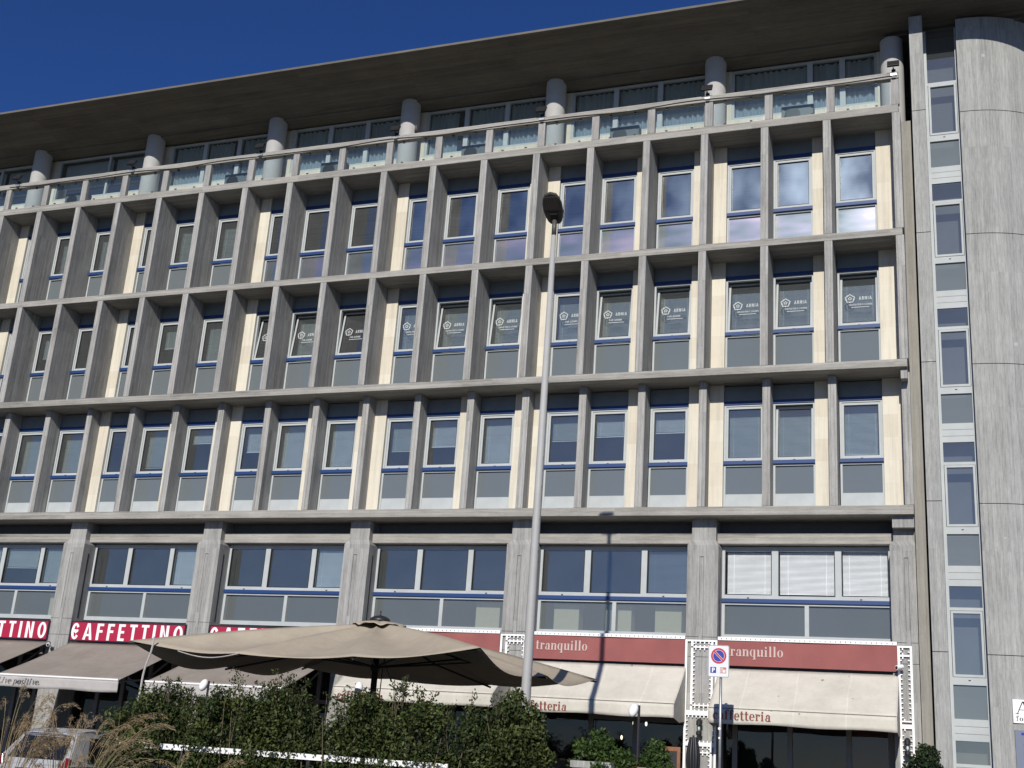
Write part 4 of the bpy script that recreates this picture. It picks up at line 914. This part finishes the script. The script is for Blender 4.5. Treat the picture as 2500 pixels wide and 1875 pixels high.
for i in range(len(rr)): bd.prism([rr[i], rr[(i+1) % len(rr)], ri[(i+1) % len(rr)], ri[i]], pl, .0135, .012)
part(bd, 'border', 'greyprint', ts)
disc = lambda cx, cz, r, n=36: [(cx+r*math.cos(2*math.pi*i/n), cz+r*math.sin(2*math.pi*i/n)) for i in range(n)]
dc = (SX, 4.045)
part(MB().prism(disc(*dc, .165), pl, .014, .012), 'red_ring', 'signred', ts)
part(MB().prism(disc(*dc, .125), pl, .0155, .014), 'white_ring', 'offwhite', ts)
part(MB().prism(disc(*dc, .118), pl, .017, .0155), 'blue_disc', 'signblue', ts)
part(MB().prism(stroke(dc[0]-.088, dc[1]+.088, dc[0]+.088, dc[1]-.088, .046)[0], pl, .0185, .017), 'slash_edge', 'offwhite', ts)
part(MB().prism(stroke(dc[0]-.088, dc[1]+.088, dc[0]+.088, dc[1]-.088, .032)[0], pl, .020, .0185), 'slash', 'signred', ts)
part(MB().prism(rc(SX-.175, 3.685, SX-.05, 3.81)[0], pl, .014, .012), 'parking_field', 'signblue', ts)
pp, _ = sans_glyph('P', .17); part(letters(MB(), [[(SX-.140+a*.13, 3.70+b*.095) for a, b in p] for p in pp], pl, .0155), 'letter', 'white', ts)
part(MB().prism(rc(SX+.035, 3.685, SX+.165, 3.81)[0], pl, .014, .012), 'pictogram_field', plain('pale_red', (.42, .17, .17), .5), ts)
pk = MB()
for q in rc(SX+.048, 3.695, SX+.062, 3.80)+stroke(SX+.085, 3.72, SX+.15, 3.72, .045)+stroke(SX+.085, 3.775, SX+.11, 3.735, .018)+rc(SX+.118, 3.745, SX+.155, 3.76)+stroke(SX+.075, 3.79, SX+.095, 3.79, .018): pk.prism(q, pl, .0155+.0002*len(pk.f), .014)
part(pk, 'pictogram', 'offwhite', ts)
st = MB()
for z, s in ((2.55, .03), (2.36, .022)): st.prism(disc(SX+.03, z, s, 12), lambda a, b, d: (a, SY+.02-d, b), .004, 0)
part(st, 'sticker', 'white', ts)

# ------------------------------------------------------------------ spotlights on thin poles
def spot(x, y, z, zg, label, mirror=1):
    r = empty('spotlight', (x, y, zg), label, 'spotlight', 'white spotlights on black poles')
    part(MB().tube([(x+.10*mirror, y+.06, zg), (x+.10*mirror, y+.06, z+.10)], .028, 10), 'pole', 'dark', r)
    h = MB().lathe((0, 0, 0), [(.02, -.10), (.085, -.085), (.115, -.04), (.12, .01), (.10, .05), (.05, .075), (.01, .08)], 18, sx=.78, sy=1.25)
    me = h.mesh('housing', 'white', True); me.transform(Matrix.Rotation(R(12*mirror), 4, 'Y') @ Matrix.Rotation(R(68), 4, 'X'))
    o = obj('housing', me, r, (0, 0, z-zg)); 
    part(MB().tube([(x, y+.04, z+.02), (x+.05*mirror, y+.10, z+.05), (x+.10*mirror, y+.06, z+.05)], .016, 6), 'yoke', 'white', r)
spot(-5.07, -4, 2.76, .6, 'white spotlight on a black pole in front of the middle cream awning')
spot(-11.75, -3.2, 2.98, .6, 'white spotlight beneath the parasol edge by its pole', -1)
spot(-15.85, -3.3, 2.86, .15, 'white spotlight against the taupe awning right of its writing', 1)

# ------------------------------------------------------------------ big parasol
um = empty('parasol', (-9.82, -6.3, .6), 'very large beige rectangular parasol with scalloped sagging edges', 'parasol')
TOP = Vector((-9.82, -6.3, 4.09))
rim = [(-13.78, -9.0, 3.33), (-11.37, -9.0, 3.17), (-8.93, -9.0, 3.20), (-6.50, -9.0, 3.43), (-6.18, -6.3, 3.20), (-5.98, -3.65, 3.36), (-8.37, -3.6, 3.15), (-10.75, -3.6, 3.18), (-13.04, -3.6, 3.36), (-13.32, -6.3, 3.10)]
SAG = [.07, .06, .08, .20, .16, .10, .08, .08, .17, .25]
nr = len(rim); SEG = 14; RAD = 14
def rimpt(t):
    i = int(t) % nr; f_ = t-int(t); a, b_ = Vector(rim[i]), Vector(rim[(i+1) % nr])
    p = a.lerp(b_, f_); s = math.sin(math.pi*f_); L = (b_-a).length
    c = Vector((TOP.x, TOP.y, p.z)); p = p.lerp(c, .03*s*L/2.4); p.z -= SAG[i]*s; return p
cv = MB(); rows = []
for k in range(RAD+1):
    v = .07+.93*k/RAD; row = []
    for i in range(nr*SEG):
        p = rimpt(i/SEG); f_ = (i % SEG)/SEG
        q = TOP.lerp(p, v); q.z += -.075*math.sin(math.pi*v)*(.45+.55*math.sin(math.pi*f_)) + .085*math.sin(math.pi*v)*(1-math.sin(math.pi*f_))
        q.z += .012*math.sin(v*26+i*.35)*math.sin(math.pi*f_)*v
        row.append(q)
    rows.append(row)
for row in rows: cv.v += [tuple(p) for p in row]
N_ = nr*SEG
for k in range(RAD):
    for i in range(N_): cv.f.append((k*N_+i, k*N_+(i+1) % N_, (k+1)*N_+(i+1) % N_, (k+1)*N_+i))
part(cv, 'canopy', 'beige', um, smooth=True, solid=.006)
vt = MB().grid(lambda u, v: (TOP.x+(.10+.46*v)*math.cos(2*math.pi*u), TOP.y+(.10+.38*v)*math.sin(2*math.pi*u), TOP.z+.035-.085*v*v+.022*v*math.sin(u*44)+.012*math.sin(u*90)*v), 72, 6)
part(vt, 'vent_flap', 'beige', um, smooth=True, solid=.006)
part(MB().lathe((TOP.x, TOP.y, TOP.z+.03), [(.20, 0), (.215, .03), (.19, .075), (.12, .115), (.03, .135), (.012, .14), (.012, .20), (.02, .21), (.01, .225)], 24), 'cap', 'dark', um, smooth=True)
part(MB().tube([(TOP.x, TOP.y, .6), (TOP.x, TOP.y, TOP.z+.05)], .062, 16), 'pole', 'dark', um, smooth=True)
for i in range(nr):
    e = Vector(rim[i]); h0 = TOP+Vector((0, 0, -.10)); mid = TOP.lerp(e, .5)+Vector((0, 0, -.20))
    e2 = e+Vector((0, 0, -.05))
    rb = part(MB().tube([h0, mid, e2], .022, 6), 'rib', 'dark', um)
    part(MB().tube([(TOP.x, TOP.y, 3.22), mid], .018, 6), 'strut', 'dark', um)
part(MB().lathe((TOP.x, TOP.y, 3.14), [(.09, 0), (.10, .05), (.09, .14)], 16), 'runner', 'dark', um)
rp_ = [Vector((-13.20, -9.02, 3.42-.0)).lerp(Vector((-13.36, -9.05, 2.15)), t) + Vector((.02*math.sin(t*9), 0, 0)) for t in [i/14 for i in range(15)]]
tag(MB().tube(rp_, .020, 6).build('rope', 'taupe_val'), 'pale rope hanging from the left corner of the parasol', 'rope')
rq = [Vector((-12.6+1.35*t, -9.05, 3.17-.10*math.sin(math.pi*t))) for t in [i/12 for i in range(13)]]
part(MB().tube(rq, .010, 5), 'cord', 'taupe_val', um)
part(MB().tube([(TOP.x+.17, TOP.y-.02, 3.2), (TOP.x+.15, TOP.y-.02, 2.0)], .012, 6), 'crank_rod', 'dark', um)

# ------------------------------------------------------------------ planting
def leaves(P, size, nrm=None, jitter=.8, aspect=.5):
    """one folded leaf (two quads sharing the midrib) at each point of P"""
    n = len(P); d = rng.normal(size=(n, 3)); d[:, 2] += .25
    if nrm is not None: d = nrm*1.0+d*jitter
    d /= np.linalg.norm(d, axis=1)[:, None]                       # leaf normal
    a = rng.normal(size=(n, 3)); a[:, 2] += .4; a -= (a*d).sum(1)[:, None]*d; a /= np.linalg.norm(a, axis=1)[:, None]
    b = np.cross(d, a); s = size*rng.uniform(.65, 1.35, n)[:, None]
    w = s*aspect*.5; fold = d*w*.35
    V = np.stack([P, P+a*s*.5+b*w+fold, P+a*s, P+a*s*.5-b*w+fold], 1).reshape(-1, 3)
    i = np.arange(n)[:, None]*4
    F = np.concatenate([i+np.array([[0, 1, 2]]), i+np.array([[0, 2, 3]])], 0)
    return V, F
def leaf_obj(name, V, F, m, parent=None, L=Vector((0, 0, 0))):
    me = bpy.data.meshes.new(name); V = V-np.array(L)
    me.vertices.add(len(V)); me.vertices.foreach_set('co', V.astype(np.float32).ravel())
    me.loops.add(F.size); me.loops.foreach_set('vertex_index', F.astype(np.int32).ravel())
    me.polygons.add(len(F)); me.polygons.foreach_set('loop_start', np.arange(0, F.size, 3, dtype=np.int32)); me.polygons.foreach_set('loop_total', np.full(len(F), 3, dtype=np.int32))
    me.update(); me.validate(); me.materials.append(M[m]); return obj(name, me, parent)
def blobs(centres, n, r, squash=.8, shell=.55):
    C = np.array(centres); k = rng.integers(0, len(C), n); d = rng.normal(size=(n, 3)); d /= np.linalg.norm(d, axis=1)[:, None]
    rad = r*np.power(rng.uniform(shell**3, 1, n), 1/3); off = d*rad[:, None]; off[:, 2] *= squash
    return C[k]+off, d
def hedge():
    x0, x1, yc = -13.35, -5.35, -9.55
    r = empty('hedge', ((x0+x1)/2, yc, .6), 'long dark green clipped hedge with loose sprigs in front of the parasol', 'hedge')
    cs, tops = [], []
    def top(x): return 2.36+.15*math.sin(x*2.3)+.13*math.sin(x*5.1+1)+.10*math.sin(x*9.7)
    def topx(x):
        t = top(x)
        if x < -12.5: t -= (-12.5-x)*.75
        if x > -7.3 and x < -6.6: t -= .12
        if x > -5.9: t += .12
        return t
    for _ in range(1450):
        x = random.uniform(x0, x1); t = topx(x); z = random.uniform(.75, t-.06); bul = .5+.5*math.sin(x*4.3+1.3*math.sin(x*1.7))
        if bul < .12 and random.random() < .75: continue
        if noise.noise(Vector((x*1.9, 3.1, z*1.9))) < -.28 and random.random() < .7: continue
        y = yc+random.uniform(-.20-.24*bul, .42)
        cs.append((x, y, z-(.16 if bul < .3 and z > 1.9 else 0)))
    P, d = blobs(cs, 90000, .24, .85, .35)
    sp_c = []
    stems = MB()
    for _ in range(95):
        x = random.uniform(x0+.3, x1); z = topx(x)-.05; y = yc+random.uniform(-.35, .3); h = random.uniform(.08, .42) * (1 if random.random() < .5 else .6)
        lx, ly = random.uniform(-.15, .15), random.uniform(-.1, .1)
        stems.tube([(x, y, z-.2), (x+lx*.5, y+ly*.5, z+h*.5), (x+lx, y+ly, z+h)], [.006, .005, .003], 4)
        for i in range(int(h*40)):
            f_ = random.random(); sp_c.append((x+lx*f_+random.gauss(0, .04), y+ly*f_+random.gauss(0, .04), z+h*f_+random.gauss(0, .02)))
    P2 = np.array(sp_c); P2 = np.concatenate([P2+rng.normal(scale=.025, size=P2.shape) for _ in range(4)])
    V, F = leaves(P, .074, d, .85); V2, F2 = leaves(P2, .055)
    leaf_obj('foliage', np.concatenate([V, V2]), np.concatenate([F, F2+len(V)]), 'leaf', r, r.location)
    for _ in range(60):
        x = random.uniform(x0+.2, x1-.2); y = yc+random.uniform(-.3, .3); stems.tube([(x, y, .6), (x+random.uniform(-.1, .1), y, 1.4), (x+random.uniform(-.25, .25), y+random.uniform(-.15, .15), topx(x)-.15)], [.018, .012, .006], 5)
    part(stems, 'stems', 'twig', r)
hedge()
def bush(name, c, rx, ry, zb, zt, n, nl, size, m, label, cat='shrub', lean=0, seed=1, rr=.19):
    random.seed(seed)
    r = empty(name, (c[0], c[1], zb), label, cat)
    H = zt-zb; st = MB(); cs = []
    for _ in range(n):
        a = random.uniform(0, 6.28); k = math.sqrt(random.random()); f_ = random.uniform(.35, 1)
        zz = zb+H*f_; sh = math.sin(math.pi*min(1, .25+.62*f_))
        p = Vector((c[0]+rx*k*math.cos(a)*sh+lean*f_, c[1]+ry*k*math.sin(a)*sh, zz-H*.25*k*k*(f_ > .6)))
        cs.append(tuple(p)); b0 = Vector((c[0]+random.uniform(-.05, .05), c[1]+random.uniform(-.05, .05), zb))
        st.tube([b0, b0.lerp(p, .5)+Vector((random.uniform(-.06, .06), random.uniform(-.06, .06), .06)), p], [.011, .008, .004], 5)
    P, d = blobs(cs, nl, rr, .75, .15); V, F = leaves(P, size, d, 1.1, .55)
    leaf_obj('foliage', V, F, m, r, r.location); part(st, 'stems', 'twig', r)
    random.seed(seed+50); return r
bush('shrub', (-5.22, -6.0), .66, .5, 1.25, 2.27, 34, 5200, .075, 'leaf2', 'bright green leafy shrub in a tall pale planter left of the spotlight pole', rr=.17, seed=3)
bush('shrub', (-4.22, -5.5), .45, .4, 1.1, 2.08, 26, 3800, .06, 'leaf2', 'small green shrub in front of the wooden menu board', seed=5, rr=.15)
bush('shrub', (-5.56, -9.35), .52, .42, .6, 2.86, 68, 12500, .066, 'leaf', 'taller loose shrub at right end of hedge hiding the foot of the street lamp', seed=21, rr=.17)
bush('laurel_bush', (.44, -2.6), .52, .5, 1.0, 2.40, 46, 9000, .075, 'leaf_dark', 'rounded dark green laurel bush at the foot of the right trellis', seed=9, rr=.2)
def planter(x0, x1, y0, y1, z0, z1, m, label):
    r = empty('planter', ((x0+x1)/2, (y0+y1)/2, z0), label, 'planter')
    t = .04; b = MB()
    b.prism([(x0, y0), (x1, y0), (x1, y1), (x0, y1)], lambda a, c, d: (a, c, d), z0, z1-.12)
    part(b, 'body', m, r)
    part(MB().box(x0-.03, x1+.03, y0-.03, y0+t, z1-.12, z1).box(x0-.03, x1+.03, y1-t, y1+.03, z1-.12, z1).box(x0-.03, x0+t, y0+t, y1-t, z1-.12, z1).box(x1-t, x1+.03, y0+t, y1-t, z1-.12, z1), 'rim', m, r)
    part(MB().box(x0+t, x1-t, y0+t, y1-t, z1-.12, z1-.06), 'soil', 'twig', r)
planter(-5.58, -4.86, -6.35, -5.65, .6, 1.70, 'conc_tower', 'tall pale concrete planter under the bright green shrub')
M['terracotta'] = plain('terracotta', (.33, .13, .07), .75, var=.15)
planter(-4.55, -3.95, -5.8, -5.2, .6, 1.66, 'terracotta', 'terracotta planter under the small green shrub')
planter(.10, .78, -2.95, -2.25, .6, 1.25, 'conc_tower', 'concrete planter under the dark laurel bush')
# rail with a white pierced board in front of the hedge
rl = empty('terrace_railing', (-13.0, -10.0, .6), 'black terrace railing topped by a white pierced board, overgrown by the hedge', 'railing')
yb = -9.79
part(MB().box(-13.02, -6.6, yb-.012, yb+.012, 1.40, 1.495), 'top_board', 'white', rl)
ho = MB(); q = -12.95
while q < -6.7: ho.prism([(q, 1.445), (q+.022, 1.427), (q+.040, 1.445), (q+.030, 1.468), (q+.010, 1.468)], lambda a, b, d: (a, yb-.012-d, b), .0015, 0); q += .155
part(ho, 'pierced_hole', 'greyprint', rl)
for i in range(6):
    x = -13.0+i*1.27; part(MB().box(x, x+.06, yb+.013, yb+.07, .6, 1.49), 'post', 'dark', rl)
part(MB().box(-13.0, -6.6, yb+.025, yb+.045, .75, .78).box(-13.0, -6.6, yb+.025, yb+.045, 1.10, 1.13), 'cross_bar', 'dark', rl)
# menu board by the door
mbd = empty('menu_board', (-4.83, -1.6, .6), 'brown wooden framed menu board standing before the shop door', 'menu board')
x0, x1, y = -5.30, -4.62, -1.6
part(MB().box(x0, x0+.07, y, y+.04, .6, 2.14).box(x1-.07, x1, y, y+.04, .6, 2.14).box(x0+.07, x1-.07, y, y+.04, 2.05, 2.14).box(x0+.07, x1-.07, y, y+.04, 1.0, 1.08), 'frame', 'wood', mbd)
part(MB().box(x0+.07, x1-.07, y+.01, y+.03, 1.08, 2.05), 'slate', 'dark', mbd)
# closed parasol beside it
cp_ = empty('closed_parasol', (-4.42, -1.2, .6), 'folded dark parasol standing upright right of the menu board', 'parasol')
cx, cy = -4.42, -1.2
part(MB().tube([(cx, cy, .6), (cx, cy, 2.42)], .022, 10), 'pole', 'dark', cp_)
part(MB().grid(lambda u, v: (cx+(.03+.10*math.sin(math.pi*min(1, v*1.0+.12)))*(1+.22*math.sin(u*6*2*math.pi))*math.cos(2*math.pi*u), cy+(.03+.10*math.sin(math.pi*min(1, v+.12)))*(1+.22*math.sin(u*6*2*math.pi))*math.sin(2*math.pi*u), 2.38-1.25*v), 48, 10), 'canopy', 'dark', cp_, smooth=True)
# pendant lamps inside the shop
for x, y, z, lb in ((-6.62, 2.0, 2.72, 'small lit pendant lamp, left of the pair behind the shop glass'), (-6.30, 2.0, 2.72, 'small lit pendant lamp, right of the pair behind the shop glass'), (-6.95, 2.1, 2.36, 'small lit pendant lamp hanging lowest behind the shop glass')):
    r = empty('pendant_lamp', (x, y, z), lb, 'lamp', 'pendant lamps in the shop')
    part(MB().tube([(x, y, z+.05), (x, y, 4.35)], .006, 5), 'cord', 'dark', r); part(MB().lathe((x, y, z-.05), [(.01, 0), (.03, .03), (.03, .08), (.01, .11)], 12), 'bulb', 'bulb', r)
# white notice sheets on the cafe door
for i, (x, z, w, h, lb) in enumerate(((-20.95, 1.75, .62, .50, 'pale blue poster inside the dark cafe door'), (-20.62, 1.42, .34, .28, 'white notice sheet below the pale blue poster'))):
    nt = tag(MB().box(x, x+w, YM+.02, YM+.026, z, z+h).build('notice', plain('paper_%d' % i, ((.25, .36, .38), (.5, .5, .5))[i], .8)), lb, 'notice')

# ------------------------------------------------------------------ white hatchback seen from behind, parked left of the hedge
car = empty('parked_car', (-15.2, -7.6, 0), 'white hatchback seen from behind, its roof above the dry grass', 'car')
car.rotation_euler = (0, 0, R(3)); 
def cpart(mb, name, m, parent=None, **k): return mb.build(name, m, parent or car, **k)
# side profile stations along y (0 = rear), half widths
prof = [(-2.0, .50, .92, .78), (-1.98, .35, 1.0, .85), (-1.7, .28, 1.02, .89), (0, .26, 1.0, .90), (1.4, .26, .95, .89), (2.0, .30, .80, .82), (2.15, .42, .66, .74)]
bd_ = MB(); K = 12
for y, zl, zh, hw in prof:
    for k in range(K):
        a = 2*math.pi*(k+.5)/K; cx_ = math.copysign(abs(math.cos(a))**.45, math.cos(a))*hw; cz_ = (zl+zh)/2+math.copysign(abs(math.sin(a))**.45, math.sin(a))*(zh-zl)/2
        bd_.v.append((cx_, y, cz_))
for i in range(len(prof)-1):
    for k in range(K): bd_.f.append((i*K+k, i*K+(k+1) % K, (i+1)*K+(k+1) % K, (i+1)*K+k))
bd_.f.append(tuple(range(K-1, -1, -1))); bd_.f.append(tuple((len(prof)-1)*K+k for k in range(K)))
body = cpart(bd_, 'body', 'carpaint', smooth=True); body.modifiers.new('s', 'SUBSURF').render_levels = 2
cb = MB(); cabin = [(-1.93, .98, .80, .02), (-1.55, 1.52, .60, .0), (-1.15, 1.605, .57, .0), (-.2, 1.62, .57, 0), (.45, 1.53, .56, 0), (1.25, .98, .74, 0)]
for y, z, hw, _ in cabin: cb.v += [(-hw-.10*(z > 1.3)*0, y, z), (-hw*.55, y, z+.035*(z > 1.3)), (hw*.55, y, z+.035*(z > 1.3)), (hw, y, z), (.86, y, .97), (-.86, y, .97)]
for i in range(len(cabin)-1):
    for k in range(6): cb.f.append((i*6+k, (i+1)*6+k, (i+1)*6+(k+1) % 6, i*6+(k+1) % 6))
cb.f.append((0, 1, 2, 3, 4, 5)); cb.f.append((35, 34, 33, 32, 31, 30))
cpart(cb, 'cabin', 'carpaint', smooth=False, bevel=.03)
rw = MB(); rw.add([(-.62, -1.885, 1.07), (.62, -1.885, 1.07), (.52, -1.605, 1.475), (-.52, -1.605, 1.475)], [(0, 1, 2, 3)])
cpart(rw, 'rear_window', 'carglass', solid=.012)
for s in (-1, 1):
    sw_ = MB(); sw_.add([(s*.835, -1.45, 1.04), (s*.835, .95, 1.02), (s*.655, .35, 1.47), (s*.655, -1.20, 1.49)], [(0, 1, 2, 3)] if s > 0 else [(3, 2, 1, 0)]); cpart(sw_, 'side_window', 'carglass', solid=.012)
    tl = MB(); tl.prism([(.60, .82), (.82, .84), (.80, 1.08), (.70, 1.12), (.66, .98)], lambda a, b, d: (s*a, -1.99+(b-.8)*.18+d, b), 0, .10) if s > 0 else tl.prism([(.66, .98), (.70, 1.12), (.80, 1.08), (.82, .84), (.60, .82)], lambda a, b, d: (s*a, -1.99+(b-.8)*.18+d, b), 0, .10)
    cpart(tl, 'tail_light', 'red', bevel=.01)
    for y in (-1.25, 1.35):
        wq = cpart(MB().tube([(s*.68, y, .32), (s*.90, y, .32)], .32, 28), 'wheel', 'tyre'); cpart(MB().tube([(s*.86, y, .32), (s*.912, y, .32)], .21, 24), 'rim', 'galv', wq)
    cpart(MB().tube([(s*.57, -1.5, 1.565), (s*.575, -1.0, 1.635), (s*.57, .3, 1.60)], .012, 6), 'roof_trim', 'chrome')
cpart(MB().tube([(-.56, -1.63, 1.50), (-.3, -1.635, 1.525), (.3, -1.635, 1.525), (.56, -1.63, 1.50)], .012, 6), 'roof_edge_trim', 'chrome')
cpart(MB().tube([(-.05, -1.90, 1.08), (.20, -1.80, 1.18), (.44, -1.80, 1.18)], .010, 6), 'wiper', 'black')
cpart(MB().box(-.26, .26, -2.025, -2.0, .70, .82), 'number_plate', 'white'); cpart(MB().box(-.30, .30, -2.03, -1.97, .86, .90), 'handle_strip', 'chrome')
cpart(MB().box(-.80, .80, -2.05, -1.95, .34, .56), 'bumper', 'carpaint', bevel=.04)

# ------------------------------------------------------------------ tall dry ornamental grass close to the camera
def grass(cx, cy, n, hmin, hmax, spread, label, lean=(0, 0), seed=2):
    random.seed(seed)
    r = empty('ornamental_grass', (cx, cy, 0), label, 'grass', 'dry ornamental grass clumps in the foreground')
    st = MB(); PV = []; blades = MB()
    for _ in range(n):
        a = random.uniform(0, 6.28); h = random.uniform(hmin, hmax); s_ = random.uniform(.15, 1)*spread
        ex, ey = math.cos(a)*s_+lean[0], math.sin(a)*s_*.6+lean[1]
        b0 = Vector((cx+math.cos(a)*.12, cy+math.sin(a)*.12, 0)); mid = b0+Vector((ex*.35, ey*.35, h*.72)); tip = b0+Vector((ex*.85, ey*.85, h)); dr = b0+Vector((ex*1.35, ey*1.3, h*random.uniform(.80, .96)))
        pts = []
        for i in range(13):
            t = i/12; p = b0*(1-t)**3+3*mid*t*(1-t)**2+3*tip*t*t*(1-t)+dr*t**3; pts.append(p)
        st.tube(pts, [.0050-.0032*i/12 for i in range(13)], 4)
        if random.random() < .75:
            L0 = random.randint(6, 8)
            for i in range(L0, 12):
                for _k in range(30):
                    f_ = random.random(); p = pts[i].lerp(pts[i+1], f_); tt = (i+f_-L0)/(12-L0); w = .019*math.sin(math.pi*min(1, .12+tt*.88))+.002
                    q = p+Vector((random.gauss(0, w), random.gauss(0, w), random.gauss(0, w)-.02)); PV.append((q, (pts[i+1]-pts[i]).normalized()))
        if random.random() < .6:
            x = Vector((cx, cy, 0)); a2 = random.uniform(0, 6.28); L = random.uniform(.5, .95)*h
            for i in range(6):
                t0, t1 = i/6, (i+1)/6
                f_ = lambda t: x+Vector((math.cos(a2)*spread*.9*t, math.sin(a2)*spread*.6*t, L*(1.6*t-.9*t*t)))
                p0, p1 = f_(t0), f_(t1); ww = .006*(1-t0*.8); sd = Vector((-math.sin(a2), math.cos(a2), 0))*ww
                blades.add([p0-sd, p0+sd, p1+sd*.8, p1-sd*.8], [(0, 1, 2, 3)])
    part(st, 'stems', 'straw', r); part(blades, 'blades', 'straw', r)
    P = np.array([tuple(q) for q, t in PV]); D = np.array([tuple(t) for q, t in PV])
    nn = len(P); a = D+rng.normal(scale=.24, size=(nn, 3)); a[:, 2] -= .25; a /= np.linalg.norm(a, axis=1)[:, None]
    b = np.cross(a, rng.normal(size=(nn, 3))); b /= np.linalg.norm(b, axis=1)[:, None]
    s = rng.uniform(.022, .050, nn)[:, None]
    V = np.stack([P, P+a*s*.5+b*.0028, P+a*s, P+a*s*.5-b*.0028], 1).reshape(-1, 3); i = np.arange(nn)[:, None]*4
    F = np.concatenate([i+np.array([[0, 1, 2]]), i+np.array([[0, 2, 3]])], 0)
    leaf_obj('plumes', V, F, 'plume', r, r.location)
grass(-9.75, -15.0, 60, 1.2, 2.10, .85, 'large dry tan grass clump with drooping plumes in front of the white car', lean=(.30, 0), seed=4)
grass(-10.5, -15.4, 54, 1.3, 2.25, .9, 'dry tan grass clump at the left edge of the photo', lean=(.25, 0), seed=8)
grass(-8.35, -14.6, 12, 1.0, 1.58, .5, 'low dry grass clump against the left end of the hedge', lean=(.2, 0), seed=12)
